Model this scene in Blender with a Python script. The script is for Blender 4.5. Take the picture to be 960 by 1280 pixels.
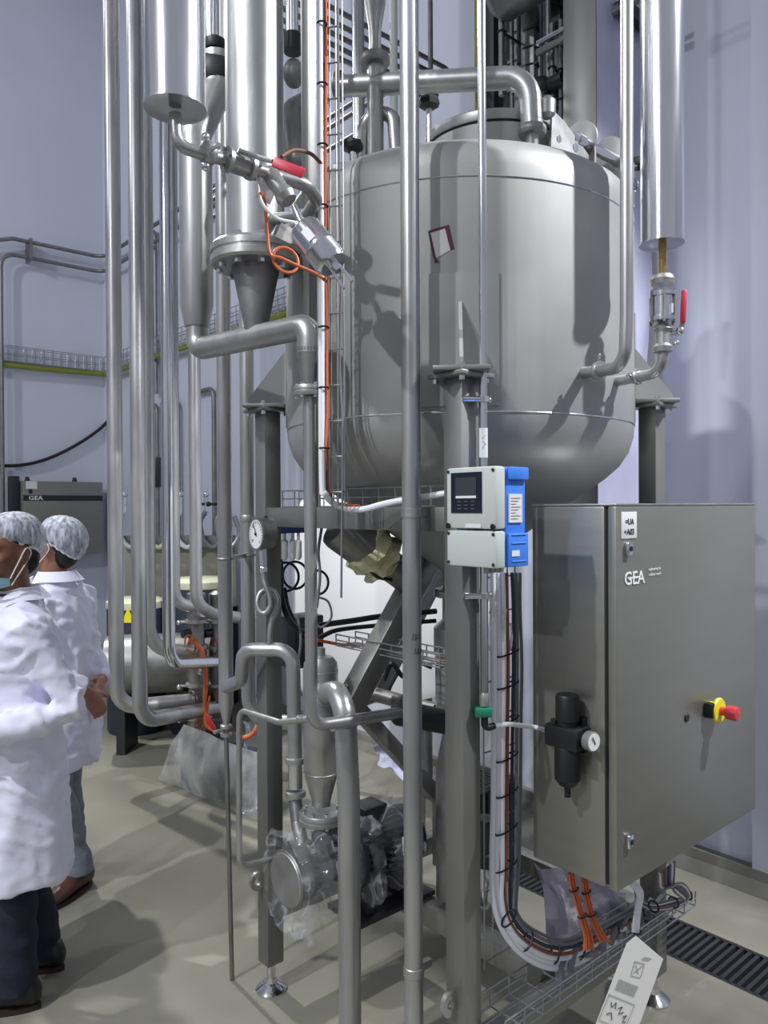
import bpy, bmesh, math, random
from math import sin, cos, pi, sqrt, atan2, tan, radians
from mathutils import Vector, Matrix, noise

for _o in list(bpy.data.objects):
    bpy.data.objects.remove(_o, do_unlink=True)
scene = bpy.context.scene
COL = scene.collection

# ------------------------------------------------------------------ camera
FOC = 960.0                       # focal length in pixels of the 960 x 1280 frame
CAMH = 1.70
CAM_ROT = Matrix.Rotation(radians(90 - 0.42), 3, 'X') @ Matrix.Rotation(radians(-0.30), 3, 'Z')
cam_d = bpy.data.cameras.new('camera')
cam_d.sensor_fit = 'VERTICAL'
cam_d.sensor_height = 36.0
cam_d.lens = 36.0 * FOC / 1280.0
cam_d.clip_start = 0.05
cam = bpy.data.objects.new('camera', cam_d)
COL.objects.link(cam)
cam.matrix_world = Matrix.Translation((0, 0, CAMH)) @ CAM_ROT.to_4x4()
scene.camera = cam

# ------------------------------------------------------------------ light
world = bpy.data.worlds.new('hall_ambient')
scene.world = world
world.use_nodes = True
_bg = world.node_tree.nodes['Background']
_bg.inputs['Color'].default_value = (0.76, 0.79, 0.90, 1)
_bg.inputs['Strength'].default_value = 0.42


def lamp(name, kind, loc, target, power, size=0.25, color=(1, 1, 1), angle=110, blend=0.4):
    d = bpy.data.lights.new(name, kind)
    d.energy = power
    d.color = color
    if kind == 'SPOT':
        d.shadow_soft_size = size
        d.spot_size = radians(angle)
        d.spot_blend = blend
    elif kind == 'AREA':
        d.shape = 'SQUARE'
        d.size = size
    else:
        d.shadow_soft_size = size
    o = bpy.data.objects.new(name, d)
    COL.objects.link(o)
    o.location = loc
    o.rotation_euler = (Vector(target) - Vector(loc)).to_track_quat('-Z', 'Y').to_euler()
    return o


# flood lamps of the hall, high up and out of the picture, plus an added wall light
lamp('spot_lamp', 'SPOT', (3.15, 1.42, 4.95), (0.38, 2.25, 1.95), 1000, 0.05, (0.98, 0.985, 1.0), 58, 0.35)
lamp('spot_lamp', 'SPOT', (-4.3, -3.6, 6.0), (0.6, 3.0, 1.6), 560, 0.08, (0.93, 0.95, 1.0), 90, 0.5)
lamp('spot_lamp', 'SPOT', (-3.4, 6.2, 6.6), (-0.9, 1.9, 0.0), 1150, 0.10, (1.0, 0.97, 0.90), 64, 0.4)
lamp('spot_lamp', 'SPOT', (-5.8, 2.2, 6.5), (-2.2, 7.4, 2.6), 420, 0.2, (0.92, 0.95, 1.0), 100, 0.6)  # added to brighten the left wall
lamp('spot_lamp', 'SPOT', (-3.6, -0.6, 6.5), (-0.8, 2.4, 1.2), 1050, 0.08, (0.97, 0.98, 1.0), 52, 0.5)

scene.view_settings.view_transform = 'Standard'
scene.view_settings.look = 'None'
scene.view_settings.gamma = 1.0
scene.view_settings.use_curve_mapping = False
scene.view_settings.exposure = 0.0
scene.cycles.use_denoising = True
scene.cycles.max_bounces = 8
scene.cycles.transparent_max_bounces = 12

# ------------------------------------------------------------------ coordinates
CAMP = Vector((0, 0, CAMH))


def ray(px, py):
    return CAM_ROT @ Vector(((px - 480.0) / FOC, (640.0 - py) / FOC, -1.0))


def W(px, py, Y):                 # photo pixel at world depth Y
    d = ray(px, py)
    return CAMP + d * (Y / d.y)


def hit(px, py, p, n):            # photo pixel on a plane
    d = ray(px, py)
    n = Vector(n)
    return CAMP + d * ((Vector(p) - CAMP).dot(n) / d.dot(n))


def WZ(px, py, z):
    return hit(px, py, (0, 0, z), (0, 0, 1))


PHI = radians(41.2)               # heading of the skid and of the building
U = Vector((cos(PHI), sin(PHI), 0))
V = Vector((-sin(PHI), cos(PHI), 0))
Z = Vector((0, 0, 1))
C0 = Vector((0.202, 2.0, 0))      # front column of the skid
LU, LV = 0.95, 0.924


def F(u, v, z=0.0):               # skid coordinates
    return C0 + U * u + V * v + Z * z


def PV(px, py, v):                # pixel on the vertical plane v = const
    return hit(px, py, F(0, v), V)


def PU(px, py, u):
    return hit(px, py, F(u, 0), U)


def lin(c):
    return tuple(((x / 12.92) if x <= 0.04045 else ((x + 0.055) / 1.055) ** 2.4) for x in c)


def rgb(r, g, b):
    return lin((r / 255.0, g / 255.0, b / 255.0)) + (1.0,)


# ------------------------------------------------------------------ materials
def mat(name, col, metal=0.0, rough=0.5, col2=None, nscale=(6, 6, 6), bump=0.0, bscale=None, rvar=0.0,
        alpha=1.0, trans=0.0, spec=0.5, coat=0.0, emit=0.0, lo=0.35, hi=0.65, detail=4.0):
    m = bpy.data.materials.new(name)
    m.use_nodes = True
    nt = m.node_tree
    b = nt.nodes['Principled BSDF']
    b.inputs['Base Color'].default_value = col
    b.inputs['Metallic'].default_value = metal
    b.inputs['Roughness'].default_value = rough
    b.inputs['Alpha'].default_value = alpha
    b.inputs['Transmission Weight'].default_value = trans
    b.inputs['Specular IOR Level'].default_value = spec
    b.inputs['Coat Weight'].default_value = coat
    if emit:
        b.inputs['Emission Color'].default_value = col
        b.inputs['Emission Strength'].default_value = emit
    tc = nt.nodes.new('ShaderNodeTexCoord')
    mp = nt.nodes.new('ShaderNodeMapping')
    mp.inputs['Scale'].default_value = nscale
    nt.links.new(tc.outputs['Object'], mp.inputs['Vector'])
    nz = nt.nodes.new('ShaderNodeTexNoise')
    nz.inputs['Scale'].default_value = 1.0
    nz.inputs['Detail'].default_value = detail
    nt.links.new(mp.outputs['Vector'], nz.inputs['Vector'])
    if col2 is not None:
        cr = nt.nodes.new('ShaderNodeValToRGB')
        cr.color_ramp.elements[0].color = col
        cr.color_ramp.elements[0].position = lo
        cr.color_ramp.elements[1].color = col2
        cr.color_ramp.elements[1].position = hi
        nt.links.new(nz.outputs['Fac'], cr.inputs['Fac'])
        nt.links.new(cr.outputs['Color'], b.inputs['Base Color'])
    if rvar:
        mr = nt.nodes.new('ShaderNodeMapRange')
        mr.inputs['From Min'].default_value = 0.3
        mr.inputs['From Max'].default_value = 0.7
        mr.inputs['To Min'].default_value = max(0.02, rough - rvar)
        mr.inputs['To Max'].default_value = min(1, rough + rvar)
        nt.links.new(nz.outputs['Fac'], mr.inputs['Value'])
        nt.links.new(mr.outputs['Result'], b.inputs['Roughness'])
    if bump:
        mp2 = nt.nodes.new('ShaderNodeMapping')
        mp2.inputs['Scale'].default_value = bscale or nscale
        nt.links.new(tc.outputs['Object'], mp2.inputs['Vector'])
        n2 = nt.nodes.new('ShaderNodeTexNoise')
        n2.inputs['Scale'].default_value = 1.0
        n2.inputs['Detail'].default_value = 3.0
        nt.links.new(mp2.outputs['Vector'], n2.inputs['Vector'])
        bp = nt.nodes.new('ShaderNodeBump')
        bp.inputs['Strength'].default_value = bump
        bp.inputs['Distance'].default_value = 0.01
        nt.links.new(n2.outputs['Fac'], bp.inputs['Height'])
        nt.links.new(bp.outputs['Normal'], b.inputs['Normal'])
    return m


M = {}
M['wall'] = mat('painted_wall_panel', rgb(206, 211, 226), 0, 0.42, rgb(214, 218, 232), (0.9, 0.9, 0.6), 0.02, (1.5, 1.5, 1.5))
M['wall_trim'] = mat('wall_trim', rgb(212, 216, 228), 0, 0.4)
M['cove'] = mat('cove_skirting', rgb(120, 120, 112), 0, 0.6, rgb(96, 96, 90), (4, 4, 4))
M['floor'] = mat('resin_floor', rgb(122, 121, 110), 0, 0.38, rgb(142, 140, 127), (1.3, 1.3, 1.3), 0.05, (9, 9, 9), 0.10, spec=0.4, detail=8)
M['steel'] = mat('brushed_stainless', rgb(160, 161, 160), 0.75, 0.38, rgb(176, 177, 176), (10, 10, 10), 0.0, None, 0.07)
M['steel_pipe'] = mat('stainless_pipe', rgb(164, 165, 166), 0.75, 0.36, rgb(182, 183, 184), (14, 14, 3), 0.0, None, 0.06)
M['steel_bright'] = mat('polished_stainless', rgb(214, 216, 222), 1.0, 0.17, rgb(226, 228, 232), (20, 20, 2), 0.0, None, 0.05)
M['tank'] = mat('satin_tank_steel', rgb(154, 156, 155), 0.40, 0.48, rgb(166, 168, 166), (3, 3, 3), 0.03, (5, 5, 5), 0.06)
M['steel_dark'] = mat('pickled_steel', rgb(128, 128, 127), 0.8, 0.45, rgb(148, 148, 147), (8, 8, 8), 0.0, None, 0.08)
M['frame'] = mat('satin_frame_steel', rgb(130, 131, 128), 0.65, 0.42, rgb(140, 141, 138), (8, 8, 3), 0.0, None, 0.06)
M['cabinet'] = mat('brushed_cabinet_steel', rgb(142, 142, 135), 0.62, 0.40, rgb(146, 146, 139), (3, 3, 30), 0.0, None, 0.02)
M['chrome'] = mat('chrome', rgb(222, 223, 226), 1.0, 0.12)
M['black'] = mat('black_plastic', rgb(24, 25, 28), 0, 0.45)
M['rubber'] = mat('black_rubber', rgb(20, 20, 22), 0, 0.6)
M['dark'] = mat('dark_metal', rgb(52, 53, 58), 0.4, 0.5)
M['red'] = mat('red_lever_sleeve', rgb(206, 54, 78), 0, 0.4)
M['redbtn'] = mat('red_button', rgb(206, 60, 68), 0, 0.35)
M['yellow'] = mat('yellow_plastic', rgb(236, 226, 30), 0, 0.4)
M['gold'] = mat('brass', rgb(176, 146, 96), 0.9, 0.3)
M['blue'] = mat('blue_housing', rgb(66, 132, 232), 0, 0.4)
M['bluedark'] = mat('dark_blue_plastic', rgb(28, 52, 110), 0, 0.4)
M['grayhouse'] = mat('pale_grey_housing', rgb(196, 204, 200), 0, 0.45)
M['whiteplas'] = mat('white_plastic', rgb(228, 229, 230), 0, 0.4)
M['paper'] = mat('white_paper', rgb(222, 222, 218), 0, 0.8)
M['ink'] = mat('black_ink', rgb(40, 40, 44), 0, 0.7)
M['inkgrey'] = mat('grey_print', rgb(120, 120, 122), 0, 0.8)
M['whiteink'] = mat('white_print', rgb(240, 240, 240), 0, 0.5)
M['screen'] = mat('dark_display_panel', rgb(26, 34, 48), 0, 0.25)
M['lcd'] = mat('lcd_glass', rgb(58, 68, 72), 0, 0.15)
M['green'] = mat('green_plastic', rgb(34, 120, 92), 0, 0.35)
M['orange'] = mat('orange_cable', rgb(206, 104, 58), 0, 0.5)
M['copper'] = mat('red_brown_cable', rgb(124, 80, 66), 0, 0.5)
M['whitecable'] = mat('white_cable', rgb(238, 240, 246), 0, 0.45)
M['greycable'] = mat('grey_cable', rgb(116, 118, 126), 0, 0.5)
M['bluegrey'] = mat('dark_blue_cable', rgb(52, 60, 84), 0, 0.5)
M['blackcable'] = mat('black_cable', rgb(28, 28, 30), 0, 0.5)
M['greencable'] = mat('yellow_green_cable', rgb(140, 146, 54), 0, 0.5)
M['wire'] = mat('galvanised_wire', rgb(168, 170, 172), 0.85, 0.35)
M['drain'] = mat('grating_steel', rgb(78, 80, 84), 0.7, 0.5)
M['pit'] = mat('drain_pit', rgb(26, 27, 30), 0, 0.8)
M['navy'] = mat('navy_trouser_cloth', rgb(24, 28, 46), 0, 0.85, rgb(30, 34, 54), (30, 30, 30), 0.15, (60, 60, 60))
M['greycloth'] = mat('grey_trouser_cloth', rgb(118, 124, 138), 0, 0.85, rgb(132, 138, 150), (25, 25, 25), 0.2, (70, 70, 70))
M['coat'] = mat('white_coat_cloth', rgb(228, 229, 250), 0, 0.8, rgb(234, 235, 252), (5, 5, 5), 0.15, (18, 18, 18))
M['skin'] = mat('brown_skin', rgb(112, 76, 60), 0, 0.5, rgb(124, 84, 66), (25, 25, 25))
M['skin2'] = mat('light_brown_skin', rgb(150, 104, 88), 0, 0.5, rgb(164, 114, 96), (25, 25, 25))
M['hair'] = mat('black_hair', rgb(22, 19, 18), 0, 0.55)
M['mask'] = mat('blue_face_mask', rgb(150, 200, 206), 0, 0.8)
M['shirt'] = mat('maroon_shirt', rgb(128, 62, 78), 0, 0.8)
M['shoeblk'] = mat('black_leather', rgb(24, 24, 28), 0, 0.4)
M['shoebrn'] = mat('brown_leather', rgb(66, 40, 32), 0, 0.35, rgb(86, 52, 42), (14, 14, 14))
M['sole'] = mat('dark_sole', rgb(52, 36, 30), 0, 0.6)
M['eyewhite'] = mat('eye_white', rgb(226, 222, 216), 0, 0.25)
M['maroon'] = mat('maroon_print', rgb(92, 40, 66), 0, 0.6)
M['beige'] = mat('beige_panel', rgb(170, 166, 150), 0.2, 0.5)
M['drum'] = mat('dark_blue_drum', rgb(52, 58, 72), 0.2, 0.5)
M['cream'] = mat('cream_lid', rgb(214, 214, 186), 0, 0.5)
M['tape'] = mat('pale_yellow_film', rgb(206, 204, 160), 0, 0.35, rgb(226, 224, 190), (20, 20, 20), 0.6, (30, 30, 30))
M['fabricwrap'] = mat('milky_plastic_wrap', rgb(168, 170, 196), 0, 0.35, rgb(184, 186, 210), (3, 3, 3), 0.8, (7, 7, 3))


def film(name, col, opac, rough, nsc, bmp, streak=False):
    m = mat(name, col, 0, rough, None, nsc, bmp, nsc, 0.0)
    nt = m.node_tree
    b = nt.nodes['Principled BSDF']
    out = nt.nodes['Material Output']
    tr = nt.nodes.new('ShaderNodeBsdfTransparent')
    mx = nt.nodes.new('ShaderNodeMixShader')
    nz = nt.nodes.new('ShaderNodeTexNoise')
    tc = nt.nodes.new('ShaderNodeTexCoord')
    mp = nt.nodes.new('ShaderNodeMapping')
    mp.inputs['Scale'].default_value = nsc
    nt.links.new(tc.outputs['Object'], mp.inputs['Vector'])
    nt.links.new(mp.outputs['Vector'], nz.inputs['Vector'])
    nz.inputs['Scale'].default_value = 1.0
    nz.inputs['Detail'].default_value = 5
    mr = nt.nodes.new('ShaderNodeMapRange')
    mr.inputs['From Min'].default_value = 0.35
    mr.inputs['From Max'].default_value = 0.75
    mr.inputs['To Min'].default_value = opac * 0.45
    mr.inputs['To Max'].default_value = min(1.0, opac * 1.9)
    if streak:  # whiter streaks along the noise ridges, painted glints of the creased film
        s1 = nt.nodes.new('ShaderNodeMath')
        s1.operation = 'SUBTRACT'
        s1.inputs[1].default_value = 0.5
        s2 = nt.nodes.new('ShaderNodeMath')
        s2.operation = 'ABSOLUTE'
        nt.links.new(nz.outputs['Fac'], s1.inputs[0])
        nt.links.new(s1.outputs[0], s2.inputs[0])
        nt.links.new(s2.outputs[0], mr.inputs['Value'])
        mr.inputs['From Min'].default_value = 0.0
        mr.inputs['From Max'].default_value = 0.045
        mr.inputs['To Min'].default_value = 0.38
        mr.inputs['To Max'].default_value = opac
        nz.inputs['Detail'].default_value = 2
    else:
        nt.links.new(nz.outputs['Fac'], mr.inputs['Value'])
    nt.links.new(mr.outputs['Result'], mx.inputs['Fac'])
    nt.links.new(tr.outputs[0], mx.inputs[1])
    nt.links.new(b.outputs[0], mx.inputs[2])
    nt.links.new(mx.outputs[0], out.inputs['Surface'])
    b.inputs['Specular IOR Level'].default_value = 0.9
    return m


M['film'] = film('clear_plastic_film', rgb(206, 210, 218), 0.10, 0.10, (13, 13, 6), 1.0, True)
M['sheet'] = film('translucent_plastic_sheet', rgb(186, 190, 188), 0.62, 0.25, (7, 7, 3), 0.7)
M['net'] = film('hair_net_fabric', rgb(214, 222, 238), 0.62, 0.7, (60, 60, 14), 0.9)
M['greysheet'] = mat('grey_plastic_sheet', rgb(104, 102, 116), 0, 0.4, rgb(120, 118, 130), (9, 9, 9), 0.6, (16, 16, 16))
M['glass'] = mat('clear_gauge_glass', (1, 1, 1, 1), 0, 0.03, None, trans=1.0)


# ------------------------------------------------------------------ mesh builder
def perp(d):
    d = Vector(d).normalized()
    a = Vector((0, 0, 1)) if abs(d.z) < 0.9 else Vector((1, 0, 0))
    x = d.cross(a).normalized()
    return x, d.cross(x).normalized()


def fillet(pts, R, n=7):
    pts = [Vector(p) for p in pts]
    out = [pts[0]]
    for i in range(1, len(pts) - 1):
        a, b, c = pts[i - 1], pts[i], pts[i + 1]
        r = R[i - 1] if isinstance(R, (list, tuple)) else R
        d1, d2 = (a - b), (c - b)
        l1, l2 = d1.length, d2.length
        if l1 < 1e-6 or l2 < 1e-6:
            continue
        d1 /= l1
        d2 /= l2
        ang = pi - d1.angle(d2)
        if ang < 0.03 or r <= 0:
            out.append(b)
            continue
        t = min(r * tan(ang / 2), l1 * 0.49, l2 * 0.49)
        rr = t / tan(ang / 2)
        k = 4.0 / 3.0 * tan(ang / 4) * rr
        p0, p3 = b + d1 * t, b + d2 * t
        p1, p2 = p0 - d1 * k, p3 - d2 * k
        for j in range(n + 1):
            s = j / n
            q = 1 - s
            out.append(p0 * q ** 3 + p1 * 3 * q * q * s + p2 * 3 * q * s * s + p3 * s ** 3)
    out.append(pts[-1])
    return out


def spline(pts, n=8):             # Catmull-Rom through the points
    pts = [Vector(p) for p in pts]
    P = [pts[0] * 2 - pts[1]] + pts + [pts[-1] * 2 - pts[-2]]
    out = []
    for i in range(1, len(P) - 2):
        p0, p1, p2, p3 = P[i - 1:i + 3]
        for j in range(n):
            t = j / n
            out.append(0.5 * ((2 * p1) + (p2 - p0) * t + (2 * p0 - 5 * p1 + 4 * p2 - p3) * t * t
                              + (3 * p1 - p0 - 3 * p2 + p3) * t ** 3))
    out.append(pts[-1])
    return out


class MB:
    def __init__(self):
        self.v = []
        self.f = []

    def ring(self, c, x, y, rx, ry, n, a0=0.0, ex=1.0):
        b = len(self.v)
        for i in range(n):
            a = a0 + 2 * pi * i / n
            ca, sa = cos(a), sin(a)
            if ex != 1.0:
                ca = math.copysign(abs(ca) ** ex, ca)
                sa = math.copysign(abs(sa) ** ex, sa)
            self.v.append(Vector(c) + x * (rx * ca) + y * (ry * sa))
        return b

    def bridge(self, a, b, n):
        for i in range(n):
            j = (i + 1) % n
            self.f.append((a + i, a + j, b + j, b + i))

    def cap(self, a, n, flip=False):
        t = tuple(range(a, a + n))
        self.f.append(t[::-1] if flip else t)

    def sweep(self, pts, r, n=12, caps=True):
        pts = [Vector(p) for p in pts]
        q = [pts[0]]
        for p in pts[1:]:
            if (p - q[-1]).length > 1e-5:
                q.append(p)
        pts = q
        m = len(pts)
        tang = []
        for i in range(m):
            a = pts[max(0, i - 1)]
            c = pts[min(m - 1, i + 1)]
            tang.append((c - a).normalized())
        x, y = perp(tang[0])
        prev = None
        first = None
        for i in range(m):
            if i:
                x = (x - tang[i] * x.dot(tang[i])).normalized()
                y = tang[i].cross(x)
            rr = r[i] if isinstance(r, (list, tuple)) else r
            b = self.ring(pts[i], x, y, rr, rr, n)
            if prev is not None:
                self.bridge(prev, b, n)
            else:
                first = b
            prev = b
        if caps:
            self.cap(first, n, True)
            self.cap(prev, n)
        return self

    def tube(self, pts, r, R=0.1, n=16, k=7):
        return self.sweep(fillet(pts, R, k), r, n)

    def cyl(self, p0, p1, r0, r1=None, n=20):
        p0, p1 = Vector(p0), Vector(p1)
        r1 = r0 if r1 is None else r1
        x, y = perp(p1 - p0)
        a = self.ring(p0, x, y, r0, r0, n)
        b = self.ring(p1, x, y, r1, r1, n)
        self.bridge(a, b, n)
        self.cap(a, n, True)
        self.cap(b, n)
        return self

    def lathe(self, base, axis, prof, n=32, closed=False):
        # prof: (radius, distance along the axis)
        base = Vector(base)
        axis = Vector(axis).normalized()
        x, y = perp(axis)
        prev = first = None
        for r, t in prof:
            b = self.ring(base + axis * t, x, y, max(r, 1e-4), max(r, 1e-4), n)
            if prev is not None:
                self.bridge(prev, b, n)
            else:
                first = b
            prev = b
        if closed:
            self.bridge(prev, first, n)
        else:
            self.cap(first, n, True)
            self.cap(prev, n)
        return self

    def box(self, c, ax, ay, az, hx, hy, hz, bev=0.0):
        c = Vector(c)
        ax, ay, az = Vector(ax), Vector(ay), Vector(az)
        if bev <= 0:
            b = len(self.v)
            for k in (-1, 1):
                for j in (-1, 1):
                    for i in (-1, 1):
                        self.v.append(c + ax * hx * i + ay * hy * j + az * hz * k)
            for q in ((0, 2, 3, 1), (4, 5, 7, 6), (0, 1, 5, 4), (2, 6, 7, 3), (0, 4, 6, 2), (1, 3, 7, 5)):
                self.f.append(tuple(b + i for i in q))
            return self
        bm = bmesh.new()
        bmesh.ops.create_cube(bm, size=2.0)
        for v in bm.verts:
            v.co = Vector((v.co.x * hx, v.co.y * hy, v.co.z * hz))
        bmesh.ops.bevel(bm, geom=list(bm.edges), offset=bev, segments=2, affect='EDGES', profile=0.5)
        b = len(self.v)
        bm.verts.index_update()
        for v in bm.verts:
            self.v.append(c + ax * v.co.x + ay * v.co.y + az * v.co.z)
        for f in bm.faces:
            self.f.append(tuple(b + v.index for v in f.verts))
        bm.free()
        return self

    def beam(self, p0, p1, w, h, up=(0, 0, 1), bev=0.0):
        p0, p1 = Vector(p0), Vector(p1)
        d = (p1 - p0)
        L = d.length
        d.normalize()
        up = Vector(up)
        s = d.cross(up)
        if s.length < 1e-4:
            s = d.cross(Vector((1, 0, 0)))
        s.normalize()
        t = s.cross(d)
        return self.box((p0 + p1) / 2, d, s, t, L / 2, w / 2, h / 2, bev)

    def prism(self, pts, d):
        d = Vector(d)
        n = len(pts)
        b = len(self.v)
        for p in pts:
            self.v.append(Vector(p))
        for p in pts:
            self.v.append(Vector(p) + d)
        self.f.append(tuple(range(b, b + n))[::-1])
        self.f.append(tuple(range(b + n, b + 2 * n)))
        for i in range(n):
            j = (i + 1) % n
            self.f.append((b + i, b + j, b + n + j, b + n + i))
        return self

    def ball(self, c, rx, ry=None, rz=None, ax=None, ay=None, az=None, n=16, m=10):
        ry = rx if ry is None else ry
        rz = rx if rz is None else rz
        ax = Vector(ax) if ax is not None else Vector((1, 0, 0))
        ay = Vector(ay) if ay is not None else Vector((0, 1, 0))
        az = Vector(az) if az is not None else Vector((0, 0, 1))
        c = Vector(c)
        prev = first = None
        for k in range(m + 1):
            t = -pi / 2 + pi * (k + 0.0) / m
            cr = max(cos(t), 0.02)
            b = self.ring(c + az * rz * sin(t), ax, ay, rx * cr, ry * cr, n)
            if prev is not None:
                self.bridge(prev, b, n)
            else:
                first = b
            prev = b
        self.cap(first, n, True)
        self.cap(prev, n)
        return self

    def torus(self, c, axis, R, r, n=28, k=8, a0=0.0, a1=2 * pi):
        x, y = perp(axis)
        c = Vector(c)
        full = abs(a1 - a0 - 2 * pi) < 1e-6
        cnt = n if full else n + 1
        rings = []
        for i in range(cnt):
            a = a0 + (a1 - a0) * i / n
            d = x * cos(a) + y * sin(a)
            rings.append(self.ring(c + d * R, d, Vector(axis).normalized(), r, r, k))
        for i in range(cnt - 1):
            self.bridge(rings[i], rings[i + 1], k)
        if full:
            self.bridge(rings[-1], rings[0], k)
        else:
            self.cap(rings[0], k, True)
            self.cap(rings[-1], k)
        return self

    def loft(self, secs, n=24):
        # secs: (centre, x axis, y axis, rx, ry[, exponent])
        prev = first = None
        for s in secs:
            b = self.ring(s[0], Vector(s[1]), Vector(s[2]), s[3], s[4], n, 0.0, s[5] if len(s) > 5 else 1.0)
            if prev is not None:
                self.bridge(prev, b, n)
            else:
                first = b
            prev = b
        self.cap(first, n, True)
        self.cap(prev, n)
        return self

    def build(self, name, m, parent=None, angle=35, **kw):
        me = bpy.data.meshes.new(name)
        lo = [min(v[i] for v in self.v) for i in range(3)]
        hi = [max(v[i] for v in self.v) for i in range(3)]
        c = Vector([(lo[i] + hi[i]) / 2 for i in range(3)])
        if parent is None:
            c.z = lo[2]
        me.from_pydata([tuple(v - c) for v in self.v], [], self.f)
        bm = bmesh.new()
        bm.from_mesh(me)
        bmesh.ops.recalc_face_normals(bm, faces=list(bm.faces))
        bm.to_mesh(me)
        bm.free()
        return link(name, me, c, m, parent, angle, **kw)


WLOC = {}


def link(name, me, c, m, parent=None, angle=35, label=None, cat=None, group=None, kind=None):
    me.materials.clear()
    me.materials.append(M[m] if isinstance(m, str) else m)
    if angle:
        for p in me.polygons:
            p.use_smooth = True
        me.set_sharp_from_angle(angle=radians(angle))
    o = bpy.data.objects.new(name, me)
    COL.objects.link(o)
    if parent is not None:
        o.parent = parent
        o.location = Vector(c) - WLOC[parent.name]
    else:
        o.location = c
    WLOC[o.name] = Vector(c)
    tag(o, label, cat, group, kind)
    return o


def tag(o, label=None, cat=None, group=None, kind=None):
    if label:
        o['label'] = label
    if cat:
        o['category'] = cat
    if group:
        o['group'] = group
    if kind:
        o['kind'] = kind
    return o


def thing(name, loc, label=None, cat=None, group=None, kind=None):
    o = bpy.data.objects.new(name, None)
    COL.objects.link(o)
    o.location = loc
    o.empty_display_size = 0.1
    WLOC[o.name] = Vector(loc)
    return tag(o, label, cat, group, kind)


def copy_tree(o, delta, label=None, parent=None):
    c = o.copy()
    COL.objects.link(c)
    if parent is None:
        c.location = o.location + Vector(delta)
    else:
        c.parent = parent
    WLOC[c.name] = WLOC[o.name] + Vector(delta)
    if label:
        c['label'] = label
    for ch in [x for x in bpy.data.objects if x.parent == o]:
        copy_tree(ch, delta, None, c)
    return c


def pipe(name, pts, r, R, m='steel_pipe', label=None, cat='pipe', n=18, group=None, parent=None):
    return MB().tube(pts, r, R, n).build(name, m, parent, 40, label=label, cat=cat, group=group)


def flange(parent, c, axis, R, t, bolts=0, m='steel', br=0.009, name='flange'):
    axis = Vector(axis).normalized()
    o = MB().lathe(Vector(c) - axis * t / 2, axis, [(R * 0.96, 0), (R, t * 0.12), (R, t * 0.40), (R * 0.965, t * 0.44), (R * 0.965, t * 0.56), (R, t * 0.6),
                                                    (R, t * 0.88), (R * 0.96, t)], 36).build(name, m, parent)
    x, y = perp(axis)
    for i in range(bolts):
        a = 2 * pi * (i + 0.5) / bolts
        p = Vector(c) + (x * cos(a) + y * sin(a)) * R * 0.80
        MB().cyl(p - axis * (t / 2 + br * 1.3), p + axis * (t / 2 + br * 1.3), br, None, 6).build('bolt', 'chrome', o if parent is not None else o)
    return o


def clamp(parent, c, axis, r, w=0.022, name='pipe_clamp', m='steel', knob=True, side=None):
    # tri-clamp: a ring with a wing nut
    axis = Vector(axis).normalized()
    R = r * 1.45
    o = MB().lathe(Vector(c) - axis * w / 2, axis, [(r, 0), (R * 0.9, 0), (R, w * 0.25), (R, w * 0.75), (R * 0.9, w), (r, w)], 28).build(name, m, parent)
    if knob:
        x, y = perp(axis)
        s = Vector(side) if side is not None else x
        p = Vector(c) + s * R
        MB().cyl(p - axis * w * 0.2, p + s * R * 0.55, R * 0.16, None, 8).ball(p + s * R * 0.6, R * 0.22, R * 0.22, R * 0.3, n=8, m=6).build('wing_nut', 'chrome', o if parent is not None else o)
    return o


def text_mesh(s, size, origin, xdir, ydir, depth, name, m, parent, align='LEFT', bold=0.0, xscale=1.0):
    cu = bpy.data.curves.new('t', 'FONT')
    cu.body = s
    cu.size = size
    cu.align_x = align
    cu.extrude = depth
    cu.offset = bold
    cu.resolution_u = 3
    to = bpy.data.objects.new('t', cu)
    COL.objects.link(to)
    dg = bpy.context.evaluated_depsgraph_get()
    me = bpy.data.meshes.new_from_object(to.evaluated_get(dg))
    bpy.data.objects.remove(to, do_unlink=True)
    xd, yd = Vector(xdir).normalized(), Vector(ydir).normalized()
    zd = xd.cross(yd)
    for v in me.vertices:
        co = v.co.copy()
        v.co = xd * co.x * xscale + yd * co.y + zd * co.z
    me.name = name
    return link(name, me, Vector(origin), m, parent, 0)


def strokes(name, segs, r, m, parent):
    mb = MB()
    for s in segs:
        mb.sweep(s, r, 5)
    return mb.build(name, m, parent)


random.seed(7)

# ------------------------------------------------------------------ building
def G(a, b, z=0.0):               # building coordinates: a along U, b along V
    return U * a + V * b + Z * z


WA, WB = 3.5, 8.8                 # right wall at a = WA, left wall at b = WB
DA0, DA1, DB0, DB1 = 2.70, 2.97, 0.30, 2.70
fb = MB()


def fquad(a0, a1, b0, b1, z=0.0):
    k = len(fb.v)
    fb.v += [G(a0, b0, z), G(a1, b0, z), G(a1, b1, z), G(a0, b1, z)]
    fb.f.append((k, k + 1, k + 2, k + 3))


fquad(-9, DA0, -7, WB)
fquad(DA1, WA, -7, WB)
fquad(DA0, DA1, -7, DB0)
fquad(DA0, DA1, DB1, WB)
for (p, q) in (((DA0, DB0), (DA1, DB0)), ((DA1, DB0), (DA1, DB1)), ((DA1, DB1), (DA0, DB1)), ((DA0, DB1), (DA0, DB0))):
    k = len(fb.v)
    fb.v += [G(*p, 0), G(*q, 0), G(*q, -0.14), G(*p, -0.14)]
    fb.f.append((k, k + 1, k + 2, k + 3))
fquad(DA0, DA1, DB0, DB1, -0.14)
fb.build('floor', 'floor', None, 0, kind='structure')

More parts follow.
